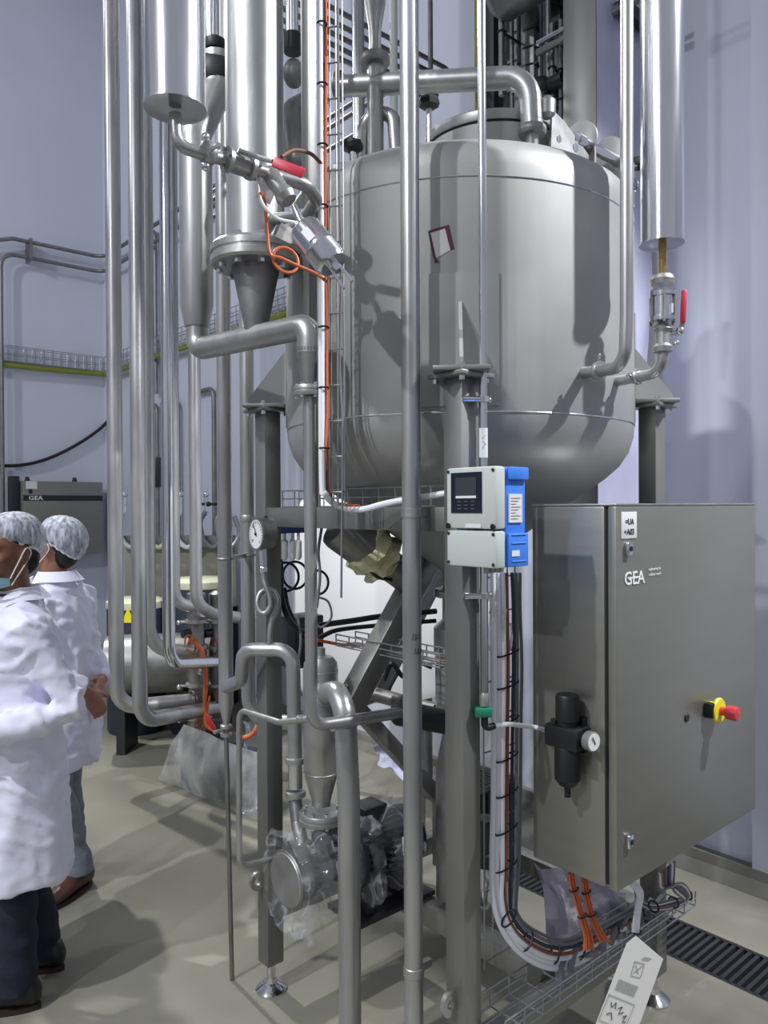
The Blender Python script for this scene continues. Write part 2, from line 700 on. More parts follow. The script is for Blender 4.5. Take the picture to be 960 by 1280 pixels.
wl = MB().box(G(-3.0, WB + 0.1, 4.0), U, V, Z, 6.7, 0.1, 4.0).build('wall_left', 'wall', None, 0, kind='structure')
wr = MB().box(G(WA + 0.1, 1.0, 4.0), V, U, Z, 7.9, 0.1, 4.0).build('wall_right', 'wall', None, 0, kind='structure')
# joint covers of the wall panels
for i, b in enumerate((7.4, 6.2, 5.0, 3.8, 2.6, -1.0)):
    MB().box(G(WA - 0.002, b, 4.0), V, U, Z, 0.012, 0.003, 3.98).build('trim_%d' % (i + 1), 'wall_trim', None, 0, kind='structure')
for i, a in enumerate((2.2, 1.1, 0.0)):
    MB().box(G(a, WB - 0.002, 4.0), U, V, Z, 0.012, 0.003, 3.98).build('trim_%d' % (i + 7), 'wall_trim', None, 0, kind='structure')
MB().box(G(WA - 0.03, WB - 0.03, 4.0), U, V, Z, 0.05, 0.05, 3.98, 0.01).build('trim_10', 'wall_trim', None, 0, kind='structure')
# proud panel beside the cabinet
pe = hit(946, 900, G(WA, 0), U)
b_e = pe.dot(V)
MB().box(G(WA - 0.02, b_e - 0.55, 4.0), V, U, Z, 0.55, 0.03, 3.97).build('trim_11', 'wall', None, 0, kind='structure')
# coved skirting
MB().prism([G(WA - 0.11, -6.8, 0.001), G(WA - 0.10, -6.8, 0.012), G(WA - 0.065, -6.8, 0.05), G(WA - 0.052, -6.8, 0.09), G(WA - 0.0, -6.8, 0.09), G(WA - 0.0, -6.8, 0.001)], V * (WB + 6.7)).build('baseboard_right', 'cove', None, 0, kind='structure')
MB().box(G(-3, WB - 0.02, 0.05), U, V, Z, 6.4, 0.02, 0.05).build('baseboard_left', 'cove', None, 0, kind='structure')

# drain grating
dg_ = thing('drain_grating', G((DA0 + DA1) / 2, 1.5, -0.03), 'dark steel bar grating over the floor channel by the wall', 'grating')
mb = MB()
for a in (DA0 + 0.008, DA1 - 0.008):
    mb.box(G(a, 1.5, -0.018), U, V, Z, 0.008, (DB1 - DB0) / 2, 0.018)
mb.build('rim', 'drain', dg_, 0)
bar0 = None
nb = 80
for i in range(nb):
    b = DB0 + (i + 0.5) * (DB1 - DB0) / nb
    if bar0 is None:
        bar0 = MB().box(G((DA0 + DA1) / 2, b, -0.012), U, V, Z, (DA1 - DA0) / 2 - 0.012, 0.007, 0.012).build('grating_bar', 'drain', dg_, 0)
        bar_b = b
    else:
        c = bar0.copy()
        COL.objects.link(c)
        c.location = bar0.location + V * (b - bar_b)

# ------------------------------------------------------------------ wall services
def wire_tray(name, p0, p1, w, h, side, label, dn=0.10, r=0.0028, cat='cable tray', parent=None):
    p0, p1 = Vector(p0), Vector(p1)
    d = (p1 - p0)
    L = d.length
    d.normalize()
    s = Vector(side)
    up = d.cross(s)
    if up.z < 0 or (abs(up.z) < 0.01 and up.dot(-ray(480, 640)) < 0):
        up = -up
    mb = MB()
    for o in (0, 0.33, 0.66, 1.0):
        mb.sweep([p0 + s * w * o, p1 + s * w * o], r, 5)
    for k in ((0, 0.5), (0, 1.0), (1, 0.5), (1, 1.0)):
        q = s * w * k[0] + up * h * k[1]
        mb.sweep([p0 + q, p1 + q], r, 5)
    n = max(2, int(L / dn))
    for i in range(n + 1):
        p = p0 + d * (L * i / n)
        mb.sweep([p + up * h, p, p + s * w, p + s * w + up * h], r, 5)
    return mb.build(name, 'wire', parent, 40, label=label if parent is None else None, cat=cat if parent is None else None)


tl0 = hit(-30, 446, G(0, WB - 0.14), V)
zt = tl0.z
wire_tray('wire_cable_tray', G(-0.2, WB - 0.13, zt), G(WA - 0.14, WB - 0.13, zt), 0.10, 0.16, V, 'wire basket tray running along the wall above the wall cabinet', 0.09, 0.004)
wire_tray('wire_cable_tray', G(WA - 0.13, WB - 0.14, zt), G(WA - 0.13, 3.2, zt), 0.10, 0.16, U, 'wire basket tray running behind the tall pipes towards the tank', 0.09, 0.004)
MB().sweep(spline([G(-0.2, WB - 0.09, zt - 0.02), G(0.6, WB - 0.09, zt - 0.035), G(1.5, WB - 0.09, zt - 0.015), G(2.3, WB - 0.09, zt - 0.04), G(WA - 0.25, WB - 0.10, zt - 0.03), G(WA - 0.10, WB - 0.3, zt - 0.03),
                   G(WA - 0.09, 7.2, zt - 0.015), G(WA - 0.09, 5.8, zt - 0.04), G(WA - 0.09, 4.4, zt - 0.02), G(WA - 0.09, 3.3, zt - 0.03)], 6), 0.028, 8).build('cable', 'greencable', None, label='yellow green cable slung under the wire basket tray', cat='cable')

r1 = hit(20, 299, G(0, WB - 0.12), V)
for k, (zz, nm) in enumerate(((r1.z, 'upper'), (r1.z - 0.17, 'lower'))):
    a0 = hit(16, 300, G(0, WB - 0.12), V).dot(U) + 0.02 * k
    mbp = MB().tube([G(a0 - 0.14, WB - 0.12, 1.0), G(a0 - 0.14, WB - 0.12, zz), G(WA - 0.12, WB - 0.12, zz), G(WA - 0.12, 4.9, zz)] if k else
                    [G(a0 - 1.6, WB - 0.12, zz - 0.6), G(a0 - 0.3, WB - 0.12, zz - 0.1), G(a0, WB - 0.12, zz), G(WA - 0.12, WB - 0.12, zz), G(WA - 0.12, 4.9, zz)], 0.021, 0.14, 10)
    mbp.build('service_pipe', 'steel_dark', None, 40, label='thin %s pipe of the pair bracketed round the wall corner' % nm, cat='pipe')
for a in (a0 + 0.15,):
    MB().box(G(a, WB - 0.09, r1.z - 0.085), U, V, Z, 0.012, 0.09, 0.115, 0.004).build('pipe_bracket', 'steel_dark', None, label='small steel bracket tying the pair of thin wall pipes', cat='bracket')

for k, (px, y0, y1, lab) in enumerate(((196, 285, 492, 'slim dark conduit dropping from the bracketed wall pipes'),
                                      (197, 505, 700, 'slim dark conduit bent over below the wire basket'),
                                      (223, 500, 700, 'slim grey conduit with a bent top behind the polished pipe'),
                                      (268, 485, 700, 'slim conduit with a bent top behind the reduced pipe'))):
    bb = hit(px, 600, G(WA - 0.05, 0), U).dot(V)
    p1 = hit(px, y0, G(WA - 0.05, 0), U)
    p2 = hit(px, y1, G(WA - 0.05, 0), U)
    MB().tube([G(WA - 0.05, bb + 0.35, p1.z), G(WA - 0.05, bb, p1.z), G(WA - 0.05, bb, p2.z)], 0.022, 0.09, 10).build('conduit', 'steel_dark', None, 40, label=lab, cat='conduit')
pA = hit(-40, 580, G(0, WB - 0.06), V)
pB = hit(134, 527, G(0, WB - 0.06), V)
pm1, pm2 = hit(30, 581, G(0, WB - 0.06), V), hit(85, 562, G(0, WB - 0.06), V)
MB().sweep(spline([pA, pm1, pm2, pB, pB + U * 0.03 + Z * 0.30], 8), 0.018, 8).build('cable', 'blackcable', None, label='black cable sagging across the wall above the small cabinet', cat='cable')

# small wall cabinet
c_l = hit(28, 650, G(0, WB - 0.32), V).dot(U)
c_r = hit(129, 650, G(0, WB - 0.32), V).dot(U)
z_t = hit(28, 601, G(0, WB - 0.32), V).z
z_b = hit(80, 694, G(0, WB - 0.32), V).z
wc = thing('wall_cabinet', G((c_l + c_r) / 2, WB - 0.16, z_b), 'smaller grey control cabinet on the far wall behind the people', 'cabinet')
MB().box(G((c_l + c_r) / 2, WB - 0.15, (z_t + z_b) / 2), U, V, Z, (c_r - c_l) / 2, 0.15, (z_t - z_b) / 2, 0.008).build('body', 'cabinet', wc)
wd = MB().box(G((c_l + c_r) / 2, WB - 0.315, (z_t + z_b) / 2), U, V, Z, (c_r - c_l) / 2 - 0.006, 0.012, (z_t - z_b) / 2 - 0.006, 0.005).build('door', 'cabinet', wc)
hh = z_t - z_b
MB().box(G((c_l + c_r) / 2, WB - 0.328, z_t - hh * 0.225), U, V, Z, (c_r - c_l) / 2 - 0.008, 0.002, hh * 0.037).build('name_band', 'dark', wd)
text_mesh('GEA', hh * 0.075, G(c_l + 0.06, WB - 0.3315, z_t - hh * 0.25), U, Z, 0.0005, 'logo', 'whiteink', wd, 'LEFT', 0.001, 1.25)
MB().box(G(c_l + 0.09, WB - 0.329, z_t - hh * 0.055), U, V, Z, 0.055, 0.002, 0.04).build('label_plate', 'whiteplas', wd)
MB().box(G(c_l + 0.08, WB - 0.331, z_t - hh * 0.135), U, V, Z, 0.018, 0.006, 0.022, 0.003).build('lock', 'dark', wd)
for a in (c_l + 0.1, c_r - 0.25):
    MB().cyl(G(a, WB - 0.15, z_t - 0.005), G(a, WB - 0.15, z_t + 0.05), 0.03, 0.018, 10).build('eye_bolt', 'dark', wc)
MB().box(G(c_l - 0.05, WB - 0.2, (z_t + z_b) / 2 - 0.05), U, V, Z, 0.045, 0.06, (z_t - z_b) / 2 + 0.1, 0.01).build('cable_duct', 'dark', wc)

# ------------------------------------------------------------------ skid frame
CS = 0.066                        # column section
ZP = 2.030                        # top of the columns
sk = thing('support_frame', F(LU / 2, LV / 2, 0), 'square tube skid frame carrying the big tank on four legs', 'frame')
cols = {}
for key, (u, v) in {'front': (0, 0), 'right': (LU, 0), 'left': (0, LV), 'back': (LU, LV)}.items():
    zb = 0.10
    c = MB().box(F(u, v, (zb + ZP) / 2), U, V, Z, CS / 2, CS / 2, (ZP - zb) / 2, 0.004).build('column', 'frame', sk)
    cols[key] = c
    MB().cyl(F(u, v, 0.012), F(u, v, 0.104), 0.016, None, 14).build('foot_stem', 'chrome', c)
    MB().lathe(F(u, v, 0), Z, [(0.055, 0), (0.055, 0.007), (0.045, 0.016), (0.022, 0.03), (0.018, 0.045)], 28).build('foot_pad', 'chrome', c)
    MB().box(F(u, v, ZP + 0.006), U, V, Z, 0.062, 0.062, 0.006, 0.002).build('head_plate', 'frame', c)
    for su in (-1, 1):
        for sv in (-1, 1):
            MB().cyl(F(u + su * 0.046, v + sv * 0.046, ZP - 0.012), F(u + su * 0.046, v + sv * 0.046, ZP + 0.034), 0.008, None, 6).build('bolt', 'chrome', c, 20)


def fbeam(p, q, w=0.06, h=0.06, m='frame', name='beam'):
    return MB().beam(p, q, w, h, Z, 0.003).build(name, m, sk)


e = CS / 2 + 0.001
fbeam(F(0, e, 1.665), F(0, LV - e, 1.665), 0.06, 0.066)
fbeam(F(e, LV, 1.665), F(LU - e, LV, 1.665), 0.06, 0.066)
fbeam(F(LU, LV - e, 1.665), F(LU, e, 1.665), 0.06, 0.066)
fbeam(F(e, 0, 0.255), F(LU - e, 0, 0.255), 0.06, 0.07)
fbeam(F(e, LV, 0.29), F(LU - e, LV, 0.29), 0.06, 0.07)
fbeam(F(LU, e, 0.29), F(LU, LV - e, 0.29), 0.06, 0.07)
fbeam(F(0.40, 0.031, 0.29), F(0.40, LV - 0.031, 0.29), 0.07, 0.07)
# braces
fbeam(F(LU * 0.50, LV - 0.02, 0.98), F(0.98, LV - 0.02, 1.63), 0.062, 0.062, 'frame', 'brace')
b0 = PV(432, 890, 0.62)
b1 = PV(548, 672, 0.62)
MB().beam(b0, b1, 0.075, 0.075, Z, 0.004).build('brace', 'frame', sk)
b2 = PV(425, 862, 0.64)
b3 = PV(560, 1010, 0.64)
MB().beam(b2, b3, 0.05, 0.05, Z, 0.004).build('brace', 'steel_dark', sk)
# lifting eyes
for (u, v, z, d) in ((0, LV, 0.40, -U), (0, 0, 0.42, -U)):
    p = F(u, v, z) + d * (CS / 2 + 0.022)
    lug = MB()
    n = 16
    pts_o, pts_i = [], []
    for i in range(n):
        a = 2 * pi * i / n
        pts_o.append(p + d * 0.028 * cos(a) + Z * 0.032 * sin(a))
        pts_i.append(p + d * 0.013 * cos(a) + Z * 0.013 * sin(a))
    k = len(lug.v)
    for off in (-0.006, 0.006):
        lug.v += [q + V * off for q in pts_o] + [q + V * off for q in pts_i]
    for i in range(n):
        j = (i + 1) % n
        lug.f += [(k + i, k + j, k + n + j, k + n + i), (k + 2 * n + i, k + 3 * n + i, k + 3 * n + j, k + 2 * n + j),
                  (k + i, k + 2 * n + i, k + 2 * n + j, k + j), (k + n + i, k + n + j, k + 3 * n + j, k + 3 * n + i)]
    lug.build('lifting_eye', 'steel', sk)

# ------------------------------------------------------------------ tank
TC = F(LU / 2, LV / 2, 0)
TR = 0.584
Z1, Z2 = 1.955, 2.59              # weld seams


def TL(px, py):                   # photo pixel on the tank wall
    d = ray(px, py)
    ox, oy = -TC.x, -TC.y
    A = d.x * d.x + d.y * d.y
    B = ox * d.x + oy * d.y
    Cc = ox * ox + oy * oy - TR * TR
    t = (-B - sqrt(max(0.0, B * B - A * Cc))) / A
    p = CAMP + d * t
    n = Vector((p.x - TC.x, p.y - TC.y, 0)).normalized()
    return p, n


tk = thing('mixing_tank', TC + Z * 1.4, 'big satin steel tank with cone bottom standing on the skid legs', 'tank')
prof = [(0.055, 1.42), (0.055, 1.475), (0.30, 1.655), (0.49, 1.785), (0.535, 1.825), (0.565, 1.87), (0.581, 1.92), (TR, Z1),
        (TR, 2.05), (TR, 2.2), (TR, 2.35), (TR, 2.5), (TR, Z2), (TR, 2.625), (0.580, 2.66), (0.565, 2.69), (0.535, 2.712), (0.48, 2.728), (0.3, 2.75), (0.12, 2.762), (0.02, 2.765)]
MB().lathe((TC.x, TC.y, 0), Z, prof, 96).build('shell', 'tank', tk, 28)
for zz in (Z1, Z2):
    MB().torus((TC.x, TC.y, zz), Z, TR, 0.0022, 96, 6).build('weld_seam', 'steel_bright', tk)
# brackets on the wall above each leg
for (u, v) in ((0, 0), (LU, 0), (0, LV), (LU, LV)):
    p = F(u, v)
    d = Vector((TC.x - p.x, TC.y - p.y, 0)).normalized()
    s = d.cross(Z)
    face = Vector((TC.x, TC.y, 0)) - d * (TR + 0.001)
    MB().box(F(u, v, ZP + 0.0185) + d * 0.0, d, s, Z, 0.072, 0.072, 0.006, 0.002).build('foot_plate', 'frame', tk)
    for off in (0.0,):
        a = p - d * 0.07 + s * off
        bt = Vector((TC.x, TC.y, 0)) - d * (TR - 0.010) + s * off
        w = 0.005
        MB().prism([a + Z * (ZP + 0.025) - s * w, bt + Z * (ZP + 0.025) - s * w, bt + Z * (ZP + 0.22) - s * w, bt + Z * (ZP + 0.22) - d * 0.02 - s * w, a + Z * (ZP + 0.045) - s * w], s * 2 * w).build('gusset', 'tank', tk)
    # reinforcement pad following the wall
    mb = MB()
    a0 = atan2(-d.y, -d.x)
    nn = 12
    ri, ro = TR + 0.0005, TR + 0.005
    for zz in (ZP - 0.06, ZP + 0.30):
        for r_ in (ri, ro):
            for i in range(nn + 1):
                an = a0 + (i / nn - 0.5) * 0.36
                mb.v.append(Vector((TC.x + r_ * cos(an), TC.y + r_ * sin(an), zz)))
    q = nn + 1
    for i in range(nn):
        mb.f += [(q + i, q + i + 1, 3 * q + i + 1, 3 * q + i), (i, q + i, q + i + 1, i + 1), (2 * q + i, 2 * q + i + 1, 3 * q + i + 1, 3 * q + i)]
    mb.f += [(0, q, 3 * q, 2 * q), (nn, 2 * q + nn, 3 * q + nn, q + nn)]
    mb.build('reinforcing_pad', 'tank', tk)

# bottom outlet with valve wrapped in film
ov = thing('outlet_valve', TC + Z * 1.2, 'outlet valve under the tank cone wrapped in pale yellow film', 'valve')
mb = MB().cyl(TC + Z * 1.425, TC + Z * 1.30, 0.055, None, 24)
mb.build('neck', 'steel', ov)
clamp(ov, TC + Z * 1.40, Z, 0.058, 0.03, 'pipe_clamp', 'steel')
MB().lathe(TC + Z * 1.17, Z, [(0.05, 0), (0.085, 0.02), (0.085, 0.11), (0.055, 0.14)], 24).build('valve_body', 'steel', ov)
ac0 = W(440, 672, 2.62)
ac1 = W(500, 716, 2.70)
ax = (ac1 - ac0).normalized()
MB().lathe(ac0 - ax * 0.08, ax, [(0.045, 0), (0.07, 0.01), (0.075, 0.03), (0.075, 0.14), (0.055, 0.16), (0.055, 0.34)], 24).build('actuator', 'steel_dark', ov)
mb = MB().lathe(ac0 + ax * 0.04, ax, [(0.05, 0), (0.088, 0.012), (0.094, 0.05), (0.078, 0.085), (0.092, 0.11), (0.06, 0.125)], 30)
for i, v in enumerate(mb.v):
    mb.v[i] = v + noise.noise_vector(v * 22) * 0.022
mb.build('film_wrap', 'tape', ov)

# manway on the tank roof
MC = Vector((0.37, 2.585, 0))
mw = thing('manway', MC + Z * 2.74, 'round lidded manway on the roof of the tank', 'manhole')
MB().lathe(MC, Z, [(0.226, 2.725), (0.226, 2.880), (0.20, 2.880), (0.20, 2.74)], 56).build('neck', 'tank', mw)
MB().lathe(MC, Z, [(0.19, 2.884), (0.230, 2.884), (0.232, 2.888), (0.232, 2.914), (0.228, 2.918), (0.15, 2.930), (0.02, 2.936)], 56).build('lid', 'steel', mw)
MB().torus(MC + Z * 2.881, Z, 0.224, 0.0040, 56, 6).build('gasket', 'rubber', mw)
# hinge
h0 = W(716, 172, 2.46)
h1 = h0 + U * 0.34
hg = thing('lid_hinge', h0 + U * 0.15 - Z * 0.12, 'hinge shaft with two round plates beside the manway lid', 'hinge')
MB().cyl(h0, h1, 0.017, None, 18).cyl(h0 + U * 0.02, h0 + U * 0.05, 0.022, None, 18).cyl(h1 - U * 0.05, h1 - U * 0.01, 0.023, None, 18).build('shaft', 'chrome', hg)
for s_ in (0.085, 0.25):
    p = h0 + U * s_ + Z * 0.02 + V * 0.035
    MB().cyl(p - U * 0.004, p + U * 0.004, 0.070, None, 32).build('hinge_plate', 'steel', hg)
    MB().prism([p - U * 0.004 + V * 0.05 - Z * 0.02, p - U * 0.004 - V * 0.062 - Z * 0.02, p - U * 0.004 - V * 0.062 - Z * 0.14, p - U * 0.004 + V * 0.05 - Z * 0.14], U * 0.008).build('hinge_lug', 'steel_dark', hg)
mb = MB()
q0 = h0 - U * 0.06 - V * 0.01
mb.prism([q0 + Z * 0.03, q0 - U * 0.06 + Z * 0.045, q0 - U * 0.07 - Z * 0.10, q0 + U * 0.16 - Z * 0.12, q0 + U * 0.16 - Z * 0.05], V * 0.008)
mb.build('hinge_arm', 'steel', hg)
for s_, rr in ((-0.028, 0.011), (0.06, 0.014)):
    pp = q0 + U * s_ - Z * 0.035
    MB().cyl(pp - V * 0.002, pp + V * 0.010, rr, None, 18).build('arm_hole_ring', 'steel_bright', hg)
MB().ball(h1 + U * 0.05 + Z * 0.03, 0.03, 0.022, 0.026, n=8, m=5).cyl(h1, h1 + U * 0.05 + Z * 0.02, 0.008, None, 8).build('hand_knob', 'black', hg)
MB().cyl(h1 + U * 0.01, h1 + U * 0.01 - Z * 0.13, 0.010, None, 10).torus(h1 + U * 0.012 - Z * 0.06, U, 0.02, 0.006, 14, 6).build('swing_bolt', 'chrome', hg)

# sticker on the tank wall
def tank_patch(name, pixs, m, lift, parent, sub=6):
    # quad given by four photo pixels laid on the curved wall
    mb = MB()
    (x0, y0), (x1, y1), (x2, y2), (x3, y3) = pixs
    for j in range(2):
        for i in range(sub + 1):
            s = i / sub
            a = (x0 + (x1 - x0) * s, y0 + (y1 - y0) * s)
            b = (x3 + (x2 - x3) * s, y3 + (y2 - y3) * s)
            p, n = TL(*(a if j == 0 else b))
            mb.v.append(p + n * lift)
    for i in range(sub):
        mb.f.append((i, i + 1, sub + 2 + i, sub + 1 + i))
    return mb.build(name, m, parent, 60)


st = thing('sticker', TL(551, 300)[0], 'torn paper sticker with maroon border on the tank wall', 'sticker')
tank_patch('paper', [(537, 290), (558, 283), (566, 311), (543, 324)], 'paper', 0.0015, st)
tank_patch('border', [(535, 289), (561, 281), (562, 284), (536, 292)], 'maroon', 0.002, st)
tank_patch('border', [(556, 284), (561, 281), (568, 311), (563, 313)], 'maroon', 0.002, st)
tank_patch('border', [(535, 290), (538, 290), (545, 322), (542, 323)], 'maroon', 0.002, st)
tank_patch('border', [(541, 318), (545, 322), (549, 328), (544, 329)], 'maroon', 0.002, st)

# ------------------------------------------------------------------ main control cabinet
CW, CD, CH = 0.80, 0.262, 0.968
cu0, cv0 = 0.226, -0.313          # near lower edge in skid coordinates
CZ0 = 0.730


def K(u, d, z):                   # cabinet coordinates: u along the door, d into the cabinet, z up
    return F(cu0 + u, cv0 + d, CZ0 + z)


cb = thing('control_cabinet', K(CW / 2, CD / 2, 0), 'large brushed steel control cabinet with red stop button', 'cabinet')
MB().box(K(CW / 2, 0.034 + (CD - 0.034) / 2, CH / 2), U, V, Z, CW / 2, (CD - 0.034) / 2, CH / 2, 0.006).build('body', 'cabinet', cb)
MB().box(K(CW / 2, 0.029, CH / 2), U, V, Z, CW / 2 - 0.008, 0.007, CH / 2 - 0.008).build('gasket', 'rubber', cb)
dr = MB().box(K(CW / 2, 0.0125, CH / 2), U, V, Z, CW / 2, 0.0125, CH / 2, 0.005).build('door', 'cabinet', cb)
# flanged rim of the roof
MB().box(K(CW / 2, CD / 2, CH + 0.003), U, V, Z, CW / 2, CD / 2, 0.003, 0.002).build('roof_sheet', 'steel', cb)
fd = -0.001
pl = MB().box(K(0.057, fd, CH - 0.049), U, V, Z, 0.036, 0.0015, 0.034, 0.0012).build('label_plate', 'whiteplas', dr)
text_mesh('=UA', 0.021, K(0.038, fd - 0.0022, CH - 0.047), U, Z, 0.0004, 'lettering', 'ink', pl, 'LEFT', 0.0003, 0.95)
text_mesh('+A03', 0.021, K(0.032, fd - 0.0022, CH - 0.073), U, Z, 0.0004, 'lettering', 'ink', pl, 'LEFT', 0.0003, 1.0)
for zz in (CH - 0.108, 0.118):
    lk = MB().box(K(0.047, fd - 0.005, zz), U, V, Z, 0.011, 0.007, 0.017, 0.004).build('lock', 'steel_bright', dr)
    MB().cyl(K(0.047, fd - 0.010, zz), K(0.047, fd - 0.0135, zz), 0.007, None, 14).build('keyhole', 'black', lk)
text_mesh('GEA', 0.047, K(0.034, fd - 0.0006, CH - 0.200), U, Z, 0.0004, 'logo', 'whiteink', dr, 'LEFT', 0.0006, 1.08)
MB().box(K(0.080, fd - 0.0006, CH - 0.1835), U, V, Z, 0.030, 0.0008, 0.0020).build('logo_bar', 'whiteink', dr)
text_mesh('engineering for', 0.0105, K(0.150, fd - 0.0006, CH - 0.170), U, Z, 0.0003, 'tagline', 'whiteink', dr)
text_mesh('a better world', 0.0105, K(0.152, fd - 0.0006, CH - 0.184), U, Z, 0.0003, 'tagline', 'whiteink', dr)
# stop button: yellow collar and red mushroom head
pp = PV(888, 886, cv0)
uu, zz = (pp - C0).dot(U) - cu0, pp.z - CZ0
MB().box(K(uu - 0.030, -0.014, zz + 0.004), U, V, Z, 0.013, 0.013, 0.021, 0.003).build('switch_block', 'black', dr)
MB().lathe(K(uu, 0.0, zz), -V, [(0.022, 0), (0.022, 0.020), (0.036, 0.021), (0.037, 0.026), (0.034, 0.030), (0.012, 0.031)], 32).build('button_collar', 'yellow', dr)
MB().lathe(K(uu, -0.028, zz), -V, [(0.012, 0), (0.012, 0.016), (0.020, 0.022), (0.021, 0.045), (0.018, 0.052), (0.004, 0.055)], 28).build('stop_button', 'redbtn', dr)
pq = PV(858, 897, cv0)
MB().lathe(K((pq - C0).dot(U) - cu0, 0.001, pq.z - CZ0), -V, [(0.012, 0), (0.012, 0.003), (0.010, 0.005)], 20).build('blanking_plug', 'black', dr)
# mounting rails behind
for zz in (0.15, CH - 0.15):
    MB().beam(K(0.05, CD + 0.0, zz), K(CW - 0.02, CD + 0.0, zz), 0.014, 0.04, Z).build('mounting_rail', 'frame', cb)
MB().beam(K(0.46, CD - 0.06, -0.05), K(0.46, CD - 0.06, 0.0), 0.03, 0.03, U).build('bottom_gland', 'black', cb)

# filter regulator on the cabinet's side
SN = -U
fr0 = PU(722, 915, cu0)
vv = (fr0 - C0).dot(V)


def S(dv, out, z):                # side coordinates around the regulator, out of the side wall
    return F(cu0 - out, vv + dv, fr0.z + z)


fr = thing('filter_regulator', S(0, 0.045, -0.13), 'black compressed air filter regulator on the cabinet side', 'regulator')
MB().box(S(0, 0.045, 0), V, U, Z, 0.050, 0.033, 0.028, 0.006).build('body', 'black', fr)
MB().lathe(S(0, 0.045, 0.026), Z, [(0.026, 0), (0.026, 0.012), (0.030, 0.014), (0.030, 0.075), (0.027, 0.080)], 28).build('adjusting_knob', 'black', fr)
MB().lathe(S(0, 0.045, -0.026), -Z, [(0.031, 0), (0.033, 0.004), (0.033, 0.085), (0.020, 0.102), (0.008, 0.108), (0.008, 0.132), (0.004, 0.134)], 28).build('filter_bowl', 'black', fr)
gq = S(-0.046, 0.045, 0.002)
gd = (-V * 0.95 - U * 0.1).normalized()
ga = MB().lathe(gq, gd, [(0.008, 0), (0.008, 0.014), (0.024, 0.016), (0.025, 0.034), (0.022, 0.036)], 28).build('pressure_gauge', 'steel', fr)
MB().lathe(gq + gd * 0.036, gd, [(0.0215, 0), (0.0215, 0.001)], 28).build('dial', 'whiteplas', ga)
strokes('needle', [[gq + gd * 0.038 - Z * 0.006 + U * 0.004, gq + gd * 0.038 + Z * 0.014 - U * 0.008]], 0.0012, 'ink', ga)
MB().cyl(S(0.05, 0.045, 0), S(0.088, 0.045, 0.001), 0.012, 0.009, 14).build('push_fitting', 'chrome', fr)
MB().cyl(S(0.03, 0.06, 0.024), S(0.03, 0.06, 0.040), 0.007, 0.009, 10).build('vent_screw', 'dark', fr)
MB().box(S(0, 0.008, 0.0), V, U, Z, 0.03, 0.008, 0.045).build('wall_bracket', 'dark', fr)
REG_IN = S(0.088, 0.045, 0.001)

# ------------------------------------------------------------------ flow transmitter on the front column
TU0, TU1, TV0, TV1, TZ0, TZ1 = -0.098, 0.012, -0.200, -0.040, 1.553, 1.793
tr = thing('flow_transmitter', F((TU0 + TU1) / 2, (TV0 + TV1) / 2, TZ0), 'grey and blue flow transmitter with display on the front column', 'transmitter')
vm, vh = (TV0 + TV1) / 2, (TV1 - TV0) / 2
zs = TZ0 + (TZ1 - TZ0) * 0.375
MB().box(F(TU0 + 0.018, vm, (zs + TZ1) / 2 + 0.001), U, V, Z, 0.018, vh, (TZ1 - zs) / 2 - 0.001, 0.006).build('display_cover', 'grayhouse', tr)
MB().box(F(TU0 + 0.018, vm, (zs + TZ0) / 2 - 0.001), U, V, Z, 0.018, vh, (zs - TZ0) / 2 - 0.001, 0.006).build('terminal_cover', 'grayhouse', tr)
bh = MB().box(F((TU0 + 0.036 + TU1) / 2, vm, (TZ0 + TZ1) / 2), U, V, Z, (TU1 - TU0 - 0.036) / 2, vh - 0.001, (TZ1 - TZ0) / 2 - 0.001, 0.004).build('housing', 'blue', tr)
um = (TU0 + 0.036 + TU1) / 2
MB().box(F(um + 0.004, TV0 - 0.004, TZ1 - 0.016), U, V, Z, 0.034, 0.006, 0.015, 0.003).build('housing_rim', 'blue', bh)
MB().box(F(um + 0.002, TV0 - 0.003, TZ0 + 0.042), U, V, Z, 0.036, 0.005, 0.040, 0.003).build('housing_foot', 'blue', bh)
MB().box(F(um - 0.004, TV0 - 0.001, 1.694), U, V, Z, 0.024, 0.002, 0.034).build('data_plate', 'whiteplas', bh)
strokes('data_lines', [[F(um - 0.022, TV0 - 0.0035, 1.718 - 0.007 * i), F(um + 0.012 - 0.008 * (i % 3), TV0 - 0.0035, 1.718 - 0.007 * i)] for i in range(8)], 0.0008, 'inkgrey', bh)
MB().box(F(um - 0.012, TV0 - 0.0085, TZ0 + 0.034), U, V, Z, 0.014, 0.001, 0.007).build('data_plate', 'whiteplas', bh)
strokes('relief_ribs', [[F(um - 0.026, TV0 - 0.009, z), F(um + 0.026, TV0 - 0.009, z)] for z in (TZ0 + 0.015, TZ0 + 0.058, TZ0 + 0.078)], 0.0018, 'blue', bh)
xf = TU0 - 0.0006
pn = MB().box(F(xf, vm + 0.012, TZ1 - 0.061), U, V, Z, 0.0014, 0.050, 0.049).build('display_panel', 'screen', tr)
MB().box(F(xf - 0.0016, vm + 0.012, TZ1 - 0.046), U, V, Z, 0.001, 0.034, 0.022).build('display', 'lcd', pn)
MB().box(F(xf - 0.0016, vm + 0.012, TZ1 - 0.0715), U, V, Z, 0.001, 0.033, 0.003).build('label_strip', 'whiteplas', pn)
strokes('key_marks', [[F(xf - 0.002, vm + 0.040 - 0.022 * j, TZ1 - 0.082 - 0.009 * i), F(xf - 0.002, vm + 0.028 - 0.022 * j, TZ1 - 0.082 - 0.009 * i)] for i in range(3) for j in range(3)], 0.0008, 'inkgrey', pn)
MB().box(F(xf, vm - 0.010, zs + 0.009), U, V, Z, 0.0014, 0.025, 0.0042).build('tag_plate', 'whiteplas', tr)
